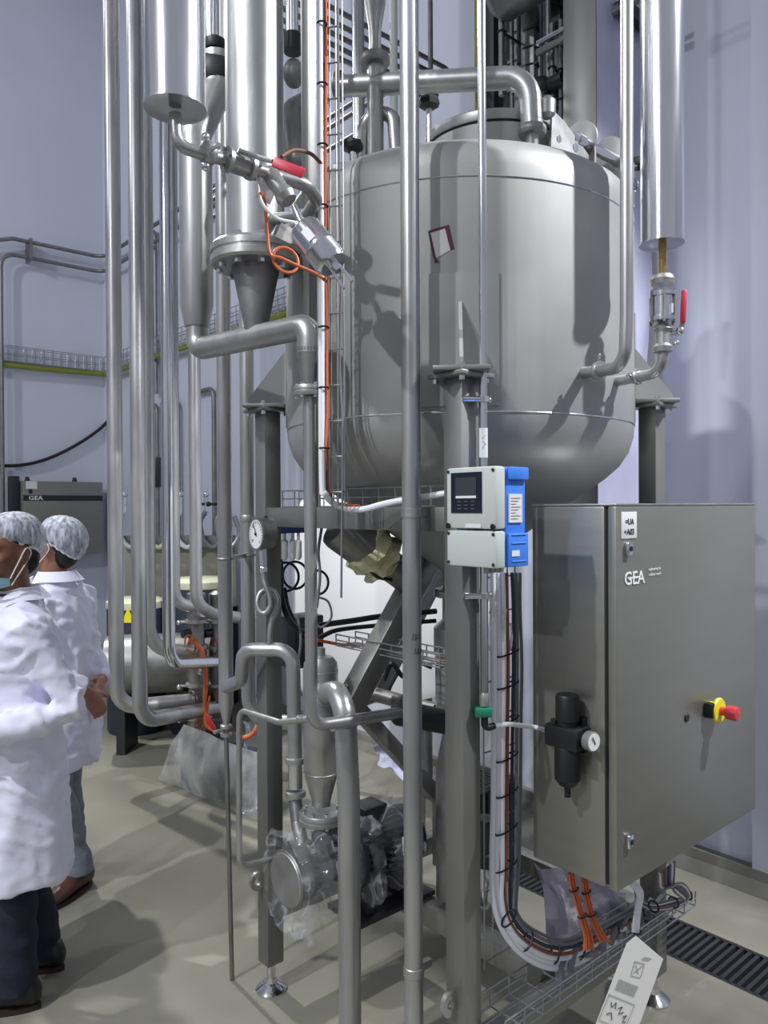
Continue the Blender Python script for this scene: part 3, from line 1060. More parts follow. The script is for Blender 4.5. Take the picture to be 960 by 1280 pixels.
for (dv, z) in ((vh - 0.008, zs + 0.008), (-vh + 0.008, zs + 0.008)):
    MB().cyl(F(xf + 0.001, vm + dv, z), F(xf - 0.003, vm + dv, z), 0.007, None, 14).build('cover_screw', 'black', tr)
for (dv, z) in ((vh - 0.008, TZ1 - 0.009), (-vh + 0.008, TZ1 - 0.009), (vh - 0.008, zs - 0.010), (-vh + 0.008, zs - 0.010), (vh - 0.008, TZ0 + 0.009), (-vh + 0.008, TZ0 + 0.009)):
    MB().cyl(F(xf + 0.001, vm + dv, z), F(xf - 0.0015, vm + dv, z), 0.004, None, 10).build('corner_screw', 'dark', tr)
MB().box(F(-0.05, -0.0365, 1.66), U, V, Z, 0.010, 0.0035, 0.05).build('mounting_bracket', 'steel', tr)
for i in range(4):
    MB().cyl(F(-0.045 + 0.018 * i, -0.125, TZ0 + 0.002), F(-0.045 + 0.018 * i, -0.125, TZ0 - 0.018), 0.008, 0.007, 12).build('cable_gland', 'steel', tr)

# ------------------------------------------------------------------ tall pipes at the left
TOP = 6.0


def at(p, z):
    return Vector((p.x, p.y, z))


def upto(p):
    return Vector((p.x, p.y, TOP))


def vpipe_down(name, px, py, Y, r, ybend, to, R, label, m='steel_pipe', extra=None):
    p = W(px, py, Y)
    zb = W(px, ybend, Y).z
    pts = [upto(p), at(p, zb)] + to
    return pipe(name, pts, r, R, m, label)


vpipe_down('tall_pipe', 143, 500, 4.60, 0.0455, 885, [W(243, 875, 4.93)], 0.14, 'outermost tall pipe, bent to the valve stack beside the hands behind a back')
vpipe_down('tall_pipe', 172, 500, 4.35, 0.044, 902, [W(272, 884, 4.98)], 0.14, 'tall pipe bent low and carrying the lowest run to the valve stack')
vpipe_down('tall_pipe', 184, 500, 4.75, 0.044, 812, [W(243, 815, 4.93)], 0.26, 'tall pipe half hidden behind its neighbour with a wide bend')
vpipe_down('tall_pipe', 209, 500, 4.45, 0.0365, 830, [W(272, 827, 4.98)], 0.13, 'slender polished tall pipe with a bright streak and low bend', 'steel_bright')
vpipe_down('tall_pipe', 216, 500, 4.85, 0.038, 752, [W(243, 760, 4.95)], 0.12, 'tall pipe tucked behind the polished one and bent above it')
vpipe_down('tall_pipe', 244, 600, 4.50, 0.0355, 756, [W(268, 768, 4.62), W(298, 772, 4.70)], 0.13, 'pipe below the reducer bent short at the top of the valve stack')

# pair clamped together beside the left leg
P6 = W(281, 650, 2.75)
p6 = thing('riser_pipe', at(P6, 0.0), 'riser pipe narrowing to a thin drain tube down to the floor', 'pipe')
z6a, z6b = W(281, 880, 2.75).z, W(281, 902, 2.75).z
MB().lathe(at(P6, 0), Z, [(0.0115, z6b - 0.02), (0.0115, z6b), (0.026, z6a), (0.026, TOP)], 22).build('pipe', 'steel_pipe', p6)
q = W(283, 925, 2.75)
MB().tube([at(P6, z6b - 0.02), at(P6, q.z), Vector((P6.x + 0.015, P6.y, 0.004))], 0.0085, 0.02, 12).build('drain_tube', 'steel_dark', p6)
for k, yy in enumerate((908, 918)):
    MB().lathe(at(P6, W(281, yy, 2.75).z - 0.008), Z, [(0.012, 0), (0.021, 0.003), (0.021, 0.013), (0.012, 0.016)], 18).build('clamp_ring', 'steel', p6)
MB().box(at(P6, W(281, 912, 2.75).z) - U * 0.03, U, V, Z, 0.02, 0.006, 0.006, 0.002).build('valve_lever', 'chrome', p6)
P7 = W(309.5, 650, 2.95)
p7 = thing('riser_pipe', at(P7, W(309, 905, 2.95).z), 'riser pipe behind the dial gauge turning in under the frame', 'pipe')
zb7 = W(309, 900, 2.95).z
MB().tube([upto(P7), at(P7, zb7), F(0.28, 0.86, zb7 + 0.01)], 0.028, 0.09, 18).build('pipe', 'steel_pipe', p7)
MB().lathe(at(P7, W(309, 648, 2.95).z - 0.013), Z, [(0.029, 0), (0.0305, 0.003), (0.0305, 0.023), (0.029, 0.026)], 20).build('sleeve', 'steel', p7)
zc = W(295, 697, 2.8).z
pc = thing('pipe_clip', at((P6 + P7) / 2, zc), 'double pipe clip joining the two risers by the gauge', 'clip')
for P_, r_ in ((P6, 0.0275), (P7, 0.0295)):
    MB().torus(at(P_, zc), Z, r_, 0.0045, 24, 6).build('clip_ring', 'steel_dark', pc)
dd = (at(P7, 0) - at(P6, 0)).normalized()
MB().beam(at(P6, zc) + dd * 0.026, at(P7, zc) - dd * 0.028, 0.012, 0.014).build('clip_bar', 'steel_dark', pc)

# s-shaped branch with gauge
sp = thing('branch_pipe', W(368, 1000, 2.58), 'swan neck branch pipe leaving the riser under the gauge siphon', 'pipe')
MB().tube([W(281, 860, 2.75), W(302, 850, 2.66), W(304, 812, 2.60), W(366, 812, 2.56), W(369, 950, 2.56)], 0.024, [0.05, 0.055, 0.055], 18).build('pipe', 'steel_pipe', sp)
SB = W(369, 950, 2.56)
zz1 = W(369, 945, 2.56).z
zz2 = W(369, 992, 2.56).z
MB().lathe(at(SB, 0), Z, [(0.024, zz2 + 0.02), (0.024, zz1)], 20).build('sight_tube', 'steel_bright', sp)
for yy in (950, 992):
    z_ = W(369, yy, 2.56).z
    MB().lathe(at(SB, z_ - 0.012), Z, [(0.022, 0), (0.033, 0.003), (0.035, 0.009), (0.033, 0.021), (0.022, 0.024)], 26).build('pipe_clamp', 'steel', sp)

gg = thing('pressure_gauge', W(337, 808, 2.59), 'round dial pressure gauge on a looped siphon tube', 'gauge')
sy = 2.57
MB().sweep(spline([W(337, 812, sy), W(337.5, 790, sy + .005), W(340, 775, sy + .010), W(346, 762, sy + .014), W(347, 749, sy + .018), W(341, 739, sy + .020), W(333, 737, sy + .018), W(325, 742, sy + .010),
                   W(321.5, 753, sy), W(325, 764, sy - .008), W(332, 766, sy - .012), W(338, 757, sy - .012), W(337, 745, sy - .010), W(332.5, 733, sy - .006), W(330, 722, sy), W(330, 704, sy)], 6), 0.0095, 12).build('siphon_tube', 'steel', gg)
MB().lathe(W(330, 716, sy), Z, [(0.012, 0), (0.014, 0.004), (0.014, 0.018), (0.011, 0.022)], 6).build('union_nut', 'chrome', gg, 20)
MB().cyl(W(329.5, 708, sy), W(328.5, 684, sy), 0.0135, None, 6).build('stem', 'steel_bright', gg, 20)
gn = Vector((-0.80, -0.60, 0.0)).normalized()
gc = W(332, 667, sy)
gb = MB().lathe(gc - gn * 0.022, gn, [(0.045, 0), (0.052, 0.004), (0.053, 0.050), (0.0565, 0.051), (0.0565, 0.060), (0.050, 0.061), (0.049, 0.056)], 40).build('case', 'steel_dark', gg)
MB().lathe(gc + gn * 0.0345, gn, [(0.049, 0), (0.049, 0.001)], 36).build('dial', 'whiteplas', gb)
gx = gn.cross(Z).normalized() * -1
marks = []
for i in range(21):
    a = radians(-45 + 270 * i / 20)
    dv = gx * -cos(a) + Z * sin(a)
    marks.append([gc + gn * 0.0365 + dv * (0.036 if i % 5 else 0.032), gc + gn * 0.0365 + dv * 0.043])
strokes('scale_marks', marks, 0.0008, 'ink', gb)
strokes('needle', [[gc + gn * 0.038 + Z * -0.008 + gx * 0.007, gc + gn * 0.038 + Z * 0.034 - gx * 0.016]], 0.0013, 'ink', gb)
MB().cyl(gc + gn * 0.037, gc + gn * 0.040, 0.005, None, 12).build('needle_hub', 'ink', gb)
for k, (d, zt_) in enumerate((('0', -0.026), ('6', 0.020))):
    text_mesh(d, 0.012, gc + gn * 0.0366 - gx * 0.024 + Z * zt_, gx, Z, 0.0002, 'numeral', 'ink', gb)
MB().cyl(gc - gn * 0.0 + Z * 0.052, gc - gn * 0.0 + Z * 0.060, 0.008, 0.006, 10).build('blow_out_plug', 'black', gg)

# ------------------------------------------------------------------ big columns above the header elbow
YA, YR = 2.50, 2.15
PA = W(246, 390, YA)
PB = W(320, 380, 2.31)
PR = W(387, 450, YR)
ha = thing('reducing_pipe', at(PA, W(246, 410, YA).z), 'wide upright pipe reducing into the crossing header elbow', 'pipe')
za, zb_ = W(246, 382, YA).z, W(246, 409, YA).z
ztop = W(246, 190, YA).z
MB().lathe(at(PA, 0), Z, [(0.039, zb_), (0.0535, za), (0.0535, ztop)], 32).build('wide_pipe', 'steel_pipe', ha)
MB().tube([at(PA, ztop - 0.02), at(PA, ztop + 0.06), W(272, 110, YA + 0.06), W(272, 70, YA + 0.06)], 0.052, 0.10, 24).build('offset_bend', 'steel', ha)
vb = thing('black_capped_valve', W(270, 60, 2.5), 'dark round valve with black cap between the hanging cylinder and the column', 'valve')
MB().ball(W(270, 92, 2.56), 0.066, 0.060, 0.074, n=22, m=14).build('valve_body', 'dark', vb)
MB().lathe(W(269, 64, 2.56), Z, [(0.036, 0), (0.040, 0.01), (0.040, 0.03), (0.02, 0.045)], 22).build('cap', 'black', vb)
MB().cyl(W(266, 50, 2.56), upto(W(266, 50, 2.56)), 0.022, None, 16).build('sight_tube', 'steel_bright', vb)

hd = thing('header_pipe', at(PR, W(387, 490, YR).z), 'crossing header elbow with flanged reducer below the valve column', 'pipe')
zl = W(246, 437, YA).z
zr = W(387, 407, YR).z
MB().tube([at(PA, zb_ + 0.01), at(PA, zl), at(PR, zr), at(PR, W(387, 442, YR).z)], 0.0355, [0.055, 0.075], 24).build('elbow_pipe', 'steel', hd)
zr1, zr2, zr3 = W(387, 440, YR).z, W(387, 458, YR).z, W(387, 482, YR).z
MB().lathe(at(PR, 0), Z, [(0.022, zr3), (0.030, zr2), (0.0355, zr1), (0.0355, zr1 + 0.01)], 28).build('reducer', 'steel_dark', hd)
flange(hd, at(PR, W(387, 489, YR).z), Z, 0.046, 0.028, 6, 'steel', 0.005)

cbig = thing('flanged_riser', at(PB, W(320, 405, 2.31).z), 'thick upright riser with bolted flange and cone', 'pipe')
zf0, zf1 = W(320, 345, 2.31).z, W(320, 300, 2.31).z
MB().cyl(at(PB, zf1 - 0.01), upto(PB), 0.0865, None, 40).build('column_pipe', 'steel_pipe', cbig)
zfl = W(320, 322, 2.31).z
flange(cbig, at(PB, zfl), Z, 0.133, 0.062, 10, 'steel', 0.011)
zc0 = W(320, 412, 2.31).z
MB().lathe(at(PB, 0), Z, [(0.034, zc0 - 0.02), (0.038, zc0 + 0.02), (0.072, zfl - 0.03), (0.072, zfl)], 36).build('cone', 'steel_dark', cbig)

# valve right of the thick column
vr = thing('black_capped_valve', W(366, 90, 2.45), 'chrome valve with black cap between the thick column and the grey post', 'valve')
MB().ball(W(367, 92, 2.45), 0.034, 0.034, 0.046, n=18, m=12).build('valve_body', 'steel_dark', vr)
MB().lathe(W(366, 66, 2.45), Z, [(0.028, 0), (0.029, 0.004), (0.029, 0.056), (0.024, 0.06)], 20).build('cap', 'black', vr)
MB().cyl(W(365, 45, 2.45), upto(W(365, 45, 2.45)), 0.020, None, 16).build('sight_tube', 'steel_bright', vr)
pipe('bend_pipe', [W(400, 120, 2.62), W(362, 140, 2.50), W(372, 205, 2.40), W(395, 215, 2.44)], 0.036, 0.07, 'steel_dark', 'dark bent pipe behind the grey post below the black capped valve')

# downpipe from the header flange to the horizontal run
pipe('down_pipe', [at(PR, W(387, 496, YR).z), at(PR, W(387, 908, YR).z), W(500, 891, 2.36)], 0.0175, 0.05, 'steel_pipe', 'slim downpipe below the header flange turning right above the pump')
pol = W(415, 906.5, 2.205)
por = W(443, 902, 2.255)
MB().cyl(pol, por, 0.0179, None, 20).build('polished_sleeve', 'steel_bright', None, label='short polished sleeve on the horizontal run of the slim downpipe', cat='sleeve')

# thin looped tube near the left leg
lt = thing('thin_tube', W(299, 1085, 2.45), 'thin looped tube in front of the leg beside the gauge', 'tube')
MB().tube([W(385, 899, 2.19), W(350, 903, 2.26), W(299, 887, 2.42), W(299, 1084, 2.42), W(345, 1072, 2.50)], 0.0092, [0.04, 0.035, 0.035], 12).build('tube', 'steel', lt)
MB().lathe(W(377, 900, 2.205), (PR - W(350, 903, 2.26)).normalized() * 1.0, [(0.009, 0), (0.016, 0.002), (0.016, 0.010), (0.009, 0.012)], 18).build('tube_flange', 'steel', lt)

# ------------------------------------------------------------------ centre pipes
pcen = F(-0.086, 0.099)
cp = thing('standing_pipe', at(pcen, 0), 'tall bare pipe standing before the tank clipped to the frame', 'pipe')
MB().cyl(at(pcen, 0.0), upto(pcen), 0.025, None, 28).build('pipe', 'steel_pipe', cp)
for yy in (641, 1212):
    z_ = W(518, yy, 2.02).z
    cl = MB().lathe(at(pcen, z_ - 0.013), Z, [(0.0255, 0), (0.0275, 0.002), (0.0275, 0.024), (0.0255, 0.026)], 28).build('clip_ring', 'steel', cp)
    MB().beam(at(pcen, z_) + U * 0.027, at(pcen, z_) + U * 0.06, 0.016, 0.02).build('clip_foot', 'steel', cl)
scr = []
for (bx, by) in ((515, 795), (518, 813)):
    for (pts_) in (((0, 6), (1.5, -3), (3, 6)), ((4.5, -3), (4.5, 6)), ((6, 6), (6, -2), (9, -1), (9, 3), (6, 3))):
        seg = []
        for (dx, dy) in pts_:
            d = ray(bx + dx * 1.0, by + dy * 0.9)
            ox, oy = -pcen.x, -pcen.y
            A_ = d.x ** 2 + d.y ** 2
            B_ = ox * d.x + oy * d.y
            D_ = B_ * B_ - A_ * (ox * ox + oy * oy - 0.0254 ** 2)
            if D_ > 0:
                seg.append(CAMP + d * ((-B_ - sqrt(D_)) / A_))
        if len(seg) > 1:
            scr.append(seg)
strokes('marker_writing', scr, 0.0008, 'ink', cp)

pco = F(0.024, -0.055)
cd = thing('conduit', at(pco, 1.25), 'slim bright conduit beside the front column behind the transmitter', 'conduit')
MB().cyl(at(pco, W(604, 870, 1.97).z), upto(pco), 0.0105, None, 18).build('tube', 'steel_bright', cd)
zs0, zs1 = W(603, 572, 1.97).z, W(603, 535, 1.97).z
MB().lathe(at(pco, zs0), Z, [(0.0111, 0), (0.0111, zs1 - zs0)], 18).build('label_sleeve', 'paper', cd)
strokes('marker_writing', [[at(pco, zs0 + (zs1 - zs0) * 0.3) + Vector((-0.004, -0.0105, 0)), at(pco, zs0 + (zs1 - zs0) * 0.45) + Vector((0.004, -0.0105, 0)), at(pco, zs0 + (zs1 - zs0) * 0.55) + Vector((-0.003, -0.0105, 0))],
                           [at(pco, zs0 + (zs1 - zs0) * 0.62) + Vector((-0.004, -0.0105, 0)), at(pco, zs0 + (zs1 - zs0) * 0.75) + Vector((0.003, -0.0105, 0))]], 0.0008, 'ink', cd)
for yy in (499, 745):
    z_ = W(603, yy, 1.97).z
    c_ = MB().lathe(at(pco, z_ - 0.008), Z, [(0.011, 0), (0.015, 0.001), (0.015, 0.015), (0.011, 0.016)], 18).build('clip_ring', 'steel', cd)
    MB().cyl(at(pco, z_) - U * 0.012, F(-0.022, -0.030, z_), 0.007, 0.009, 12).build('clip_arm', 'steel_bright', c_)
    MB().ball(at(pco, z_) + U * 0.022, 0.008, n=10, m=6).build('clip_screw', 'chrome', c_)
# green hand valve and elbow at its lower end
gv = thing('shut_off_valve', at(pco, 1.2), 'small green shut off valve with black elbow on the conduit end', 'valve')
z_ = W(604, 868, 1.97).z
MB().lathe(at(pco, z_ - 0.03), Z, [(0.012, 0), (0.014, 0.004), (0.014, 0.026), (0.011, 0.034)], 16).build('valve_body', 'steel', gv)
MB().box(at(pco, z_ - 0.045) - U * 0.005, (U * 0.8 - V * 0.6).normalized(), (U * 0.6 + V * 0.8).normalized(), Z, 0.022, 0.014, 0.012, 0.004).build('hand_lever', 'green', gv)
z2_ = z_ - 0.09
MB().tube([at(pco, z_ - 0.055), at(pco, z2_), at(pco, z2_ + 0.006) + U * 0.025 - V * 0.012], 0.009, 0.012, 12).build('elbow_fitting', 'black', gv)
HS = at(pco, z2_ + 0.006) + U * 0.027 - V * 0.013
MB().sweep(spline([HS, HS + U * 0.03 - V * 0.02 + Z * 0.002, (HS + REG_IN) / 2 + Z * 0.004, REG_IN - U * 0.0 + V * 0.02 - Z * 0.002, REG_IN - V * 0.005], 8), 0.0062, 10).build('air_hose', 'whiteplas', None, label='white air hose from the green valve to the regulator', cat='hose')

# ------------------------------------------------------------------ pipes above the tank
ly = 2.40
tp = thing('roof_pipe', W(668, 170, 2.33), 'horizontal pipe above the tank turning down into its roof', 'pipe')
MB().tube([W(424, 108, 2.50), W(662, 96, 2.33), W(665, 160, 2.33)], 0.0335, 0.085, 24).build('pipe', 'steel_pipe', tp)
er = W(665, 152, 2.33)
MB().lathe(at(er, 0), Z, [(0.019, 2.70), (0.019, W(665, 165, 2.33).z), (0.034, W(665, 152, 2.33).z)], 22).build('nozzle', 'steel', tp)
clamp(tp, at(er, W(666, 164, 2.33).z), Z, 0.03, 0.026, 'pipe_clamp', 'steel_dark')
MB().lathe(W(684, 148, 2.33), Z, [(0.012, 0), (0.024, 0.01), (0.026, 0.05), (0.012, 0.065)], 18).build('clamp_screw', 'steel_dark', tp)
MB().box(W(681, 130, 2.35), U, V, Z, 0.03, 0.02, 0.012, 0.006).build('cap', 'black', tp)
flange(tp, W(424, 108, 2.50), (W(662, 96, 2.33) - W(424, 108, 2.50)), 0.046, 0.02, 0, 'steel_dark')
# vertical parts left of the centre pipe
vt = thing('roof_riser', W(469, 165, 2.42), 'narrow waisted riser standing on the tank roof with clamp', 'pipe')
pv = W(469, 90, 2.46)
MB().lathe(at(pv, 0), Z, [(0.026, 2.70), (0.026, W(469, 85, 2.46).z), (0.019, W(469, 55, 2.46).z), (0.021, W(469, 35, 2.46).z), (0.034, W(469, 5, 2.46).z), (0.034, TOP)], 24).build('riser', 'steel', vt)
clamp(vt, at(pv, W(469, 76, 2.46).z), Z, 0.033, 0.03, 'pipe_clamp', 'steel_dark')
pipe('roof_bend', [W(452, 215, 2.5), W(456, 145, 2.5), W(492, 140, 2.46), W(497, 215, 2.4)], 0.022, 0.06, 'steel', 'short return bend on the tank roof beside the riser')
for k, (px, py, Y, s) in enumerate(((441, 182, 2.36, 1.0), (536, 128, 2.5, 1.1), (683, 131, 2.45, 1.0))):
    kb = thing('hand_knob', W(px, py + 12, Y), ('black star knob low on the tank shoulder by the cable ladder', 'black star knob behind the tall bare pipe', 'black star knob behind the roof pipe bend')[k], 'knob')
    MB().lathe(W(px, py - 6, Y), -Z, [(0.012, 0), (0.030 * s, 0.004), (0.034 * s, 0.014), (0.030 * s, 0.028), (0.014, 0.034)], 7).build('grip', 'black', kb, 20)
    MB().cyl(W(px, py + 6, Y), at(W(px, py, Y), 2.66 if k == 0 else 2.735), 0.010, None, 10).build('spindle', 'steel_bright', kb)
# lidded port on the left shoulder
lp = thing('roof_port', W(428, 205, 2.42), 'small clamped port on the tank shoulder by the cable ladder', 'port')
MB().lathe(at(W(428, 215, 2.42), 2.60), Z, [(0.045, 0), (0.045, 0.13), (0.052, 0.135), (0.052, 0.155), (0.04, 0.165)], 24).build('neck', 'steel', lp)
MB().torus(at(W(428, 215, 2.42), 2.738), Z, 0.05, 0.005, 24, 6).build('gasket', 'rubber', lp)

# tall pipe and hanging cylinder at the right of the tank
p_, n_ = TL(730, 466)
rp = thing('inlet_pipe', p_, 'tall slim pipe bending into the tank flank above the cabinet', 'pipe')
el = W(781, 459, 1.995)
up1 = W(783, 400, 1.993)
dn_ = (el - p_).normalized()
MB().tube([p_ - dn_ * 0.02, el, up1, at(W(790, 60, 1.993), TOP)], 0.0165, [0.05, 0.5], 18).build('pipe', 'steel_pipe', rp)
clamp(rp, p_ + dn_ * 0.072, dn_, 0.0175, 0.018, 'pipe_clamp', 'steel', True, Z)

p_, n_ = TL(772, 477)
n_ = (n_ + Vector((0.12, -0.12, 0))).normalized()
Yc = 2.14
hc = W(828, 300, Yc)
sv = thing('sampling_line', p_, 'hanging steel cylinder with valve set piped into the tank flank', 'cylinder')
zbot = W(828, 306, Yc).z
MB().lathe(at(hc, zbot), Z, [(0.030, 0.0), (0.058, 0.001), (0.062, 0.0), (0.062, 0.004), (0.0585, 0.005), (0.0585, 2.9)], 40).build('cylinder', 'steel_bright', sv)
ve = at(hc, W(828, 462, Yc).z)
MB().tube([p_ - n_ * 0.02, ve - Z * 0.006, at(hc, W(828, 425, Yc).z)], 0.0155, 0.05, 18).build('pipe', 'steel_pipe', sv)
clamp(sv, p_ + (ve - p_) * 0.45, (ve - p_), 0.0165, 0.018, 'pipe_clamp', 'steel')
zz = lambda y: W(828, y, Yc).z
MB().lathe(at(hc, 0), Z, [(0.010, zz(352)), (0.010, zz(318)), (0.012, zbot)], 16).build('threaded_stem', 'gold', sv)
MB().lathe(at(hc, 0), Z, [(0.016, zz(358)), (0.030, zz(356)), (0.033, zz(350)), (0.028, zz(345)), (0.016, zz(343))], 24).build('union_clamp', 'steel', sv)
vbod = MB().lathe(at(hc, 0), Z, [(0.015, zz(366)), (0.037, zz(366)), (0.037, zz(371)), (0.0315, zz(372)), (0.0315, zz(396)), (0.037, zz(397)), (0.037, zz(402)), (0.015, zz(403))], 28).build('valve_body', 'steel_bright', sv)
for i in range(6):
    a = 2 * pi * i / 6 + 0.3
    p2 = at(hc, 0) + Vector((cos(a), sin(a), 0)) * 0.034
    MB().cyl(at(p2, zz(364)), at(p2, zz(405)), 0.0038, None, 8).build('tie_bolt', 'steel_dark', vbod)
text_mesh('1', 0.034, at(hc, zz(394)) + Vector((0.006, -0.0335, 0)), Vector((1, 0, 0)), Z, 0.001, 'numeral', 'whiteink', vbod, 'LEFT', 0.001)
MB().lathe(at(hc, 0), Z, [(0.014, zz(442)), (0.026, zz(440)), (0.028, zz(434)), (0.020, zz(430)), (0.020, zz(416)), (0.028, zz(412)), (0.014, zz(404))], 24).build('lower_valve', 'steel', sv)
MB().cyl(at(hc, zz(418)) + Vector((0.02, 0, 0)), at(hc, zz(415)) + Vector((0.052, -0.01, 0)), 0.008, None, 12).ball(at(hc, zz(415)) + Vector((0.044, -0.01, 0)), 0.013, n=10, m=6).ball(at(hc, zz(430)) + Vector((0.034, -0.01, 0)), 0.009, n=10, m=6).build('valve_screw', 'chrome', sv)
l0 = at(hc, zz(405)) + Vector((0.052, -0.01, 0))
MB().beam(at(hc, zz(415)) + Vector((0.045, -0.01, 0)), l0, 0.006, 0.012).build('lever_neck', 'steel_dark', sv)
MB().beam(l0, at(hc, zz(364)) + Vector((0.056, -0.01, 0)), 0.012, 0.015, Vector((1, 0, 0)), 0.004).build('lever', 'red', sv)

# hanging cylinder with valve train at the upper left
YL = 1.78
hl = W(219, 100, YL)
lv = thing('sampling_line', W(219, 150, YL), 'hanging steel cylinder with red lever valve and tilted actuator', 'cylinder')
zbl = W(219, 137, YL).z
MB().lathe(at(hl, zbl), Z, [(0.02, 0.0), (0.066, 0.001), (0.0715, 0.0), (0.0715, 0.004), (0.0685, 0.006), (0.0685, 3.2)], 44).build('cylinder', 'steel_bright', lv)
tpath = [W(219, 142, YL), W(221, 182, YL), W(252, 192, YL + 0.02), W(300, 205, YL + 0.08), W(352, 222, YL + 0.14)]
MB().tube(tpath, 0.0145, 0.05, 16).build('pipe', 'steel', lv)
a_, b_ = W(257, 190, YL + 0.02), W(300, 205, YL + 0.08)
axv = (b_ - a_).normalized()
clamp(lv, a_ + axv * 0.008, axv, 0.020, 0.022, 'pipe_clamp', 'steel')
MB().ball(a_ + Z * 0.034, 0.011, n=10, m=6).ball(a_ - Z * 0.034, 0.011, n=10, m=6).build('clamp_nut', 'chrome', lv)
v0 = b_ - axv * 0.03
vb2 = MB().lathe(v0 - axv * 0.01, axv, [(0.016, 0), (0.030, 0.002), (0.030, 0.012), (0.021, 0.014), (0.021, 0.062), (0.030, 0.064), (0.030, 0.075), (0.016, 0.077)], 24).build('ball_valve', 'steel', lv)
for s_ in (-1, 1):
    x_, y_ = perp(axv)
    for t_ in (x_, y_):
        MB().cyl(v0 - axv * 0.016 + t_ * 0.024 * s_, v0 + axv * 0.074 + t_ * 0.024 * s_, 0.0045, None, 6).build('bolt', 'chrome', vb2, 20)
l0, l1, l2 = W(318, 196, YL + 0.06), W(341, 202, YL + 0.04), W(380, 217, YL + 0.03)
MB().sweep([W(296, 196, YL + 0.07), W(300, 188, YL + 0.06), W(312, 193, YL + 0.06), l1], 0.006, 8).build('lever_stem', 'steel', lv)
MB().beam(l1, l2, 0.009, 0.024, Z, 0.004).build('lever', 'red', lv)
s0, s1, s2 = W(334, 214, YL + 0.13), W(368, 258, YL + 0.11), W(380, 276, YL + 0.10)
axs = (s2 - s0).normalized()
MB().lathe(s0, axs, [(0.019, 0), (0.023, 0.02), (0.020, 0.06), (0.024, 0.075), (0.027, 0.085), (0.020, 0.10)], 22).build('seat_body', 'steel', lv)
a0_ = W(378, 284, YL + 0.10)
a1_ = W(417, 331, YL + 0.07)
axa = (a1_ - a0_).normalized()
La = (a1_ - a0_).length
MB().cyl(s1, a0_ + axa * 0.01, 0.009, None, 14).build('spindle', 'steel_bright', lv)
ac = MB().lathe(a0_, axa, [(0.030, 0), (0.036, 0.004), (0.041, 0.012), (0.0415, La * 0.55), (0.043, La * 0.57), (0.043, La * 0.62), (0.0415, La * 0.64), (0.0415, La * 0.92), (0.036, La)], 32).build('actuator', 'steel_bright', lv)
dn = (CAMP - (a0_ + a1_) / 2).normalized()
sd = axa.cross(dn).normalized()
cpl = (a0_ + a1_) / 2 + (dn - axa * dn.dot(axa)).normalized() * 0.0425
MB().box(cpl - axa * 0.015, axa, sd, axa.cross(sd), 0.017, 0.010, 0.0008).build('type_label', 'whiteplas', ac)
e0 = a1_ + axa * 0.005
for o_ in (-0.010, 0.010):
    MB().sweep([e0 + sd * o_ - axa * 0.01, e0 + sd * o_ * 1.3 + axa * 0.055 - Z * 0.006], 0.0038, 8).build('fork_prong', 'steel_bright', ac)
MB().cyl(e0 - axa * 0.01, e0 + axa * 0.016, 0.014, 0.010, 14).build('end_cap', 'chrome', ac)
# return bend to the thick column
MB().tube([W(350, 222, YL + 0.14), W(384, 231, YL + 0.17), W(396, 250, YL + 0.24), W(384, 268, YL + 0.36), W(342, 274, 2.25)], 0.0165, 0.05, 16).build('return_bend', 'steel', lv)
for k, (x_, y_, w_, h_) in enumerate(((330, 238, 0.020, 0.028), (354, 292, 0.022, 0.018))):
    q_ = W(x_ + 4, y_, YL + 0.12)
    MB().box(q_, Vector((0.9, 0.2, -0.4)).normalized(), Vector((-0.2, 0.95, 0.0)).normalized(), Vector((0.4, 0.0, 0.9)).normalized(), w_, 0.0008, h_).build('paper_tag', 'paper', lv)
MB().sweep(spline([W(322, 215, YL + 0.12), W(326, 250, YL + 0.10), W(345, 272, YL + 0.08), W(372, 279, YL + 0.08)], 8), 0.0042, 8).build('air_tube', 'whiteplas', lv)

# grey post and column pipes beside the cable ladder
gp = W(386, 100, 2.265)
gp.x = gp.x
mbp = MB().box(at(gp, (1.70 + TOP) / 2), U, V, Z, 0.017, 0.017, (TOP - 1.70) / 2, 0.002)
mbp.build('grey_post', 'frame', None, label='square grey post rising from the frame beside the cable ladder', cat='post')

# ------------------------------------------------------------------ strainer vessel and its big elbow pipe
YV = 2.50
PVs = W(401, 900, YV)
zq = lambda y: W(401, y, YV).z
vs = thing('strainer_vessel', at(PVs, zq(1003)), 'upright strainer vessel with domed top and cone over the pump', 'vessel')
MB().lathe(at(PVs, 0), Z, [(0.030, zq(1006)), (0.031, zq(1000)), (0.057, zq(964)), (0.057, zq(838)), (0.054, zq(828)), (0.040, zq(821)), (0.02, zq(819)), (0.016, zq(819)), (0.016, zq(810)), (0.012, zq(809))], 36).build('shell', 'steel', vs)
MB().torus(at(PVs, zq(964)), Z, 0.0565, 0.002, 36, 6).build('weld_seam', 'steel', vs)
MB().torus(at(PVs, zq(838)), Z, 0.0565, 0.002, 36, 6).build('weld_seam', 'steel', vs)
PD = W(436, 1000, 2.26)
dp = thing('discharge_pipe', at(PD, 0), 'thick elbow pipe dropping to the floor in front of the pump', 'pipe')
MB().tube([W(402, 868, 2.47), Vector((PD.x - 0.012, PD.y + 0.012, W(436, 862, 2.26).z)), at(PD, W(436, 1000, 2.26).z), at(PD, 0.0)], 0.0335, [0.095, 0], 26).build('pipe', 'steel_pipe', dp)
wd_ = (Vector((PD.x, PD.y, W(436, 862, 2.26).z)) - W(402, 868, 2.47)).normalized()
MB().lathe(W(402, 868, 2.47) + wd_ * 0.035, wd_, [(0.034, 0), (0.040, 0.002), (0.040, 0.01), (0.034, 0.014)], 26).build('weld_collar', 'steel', dp)

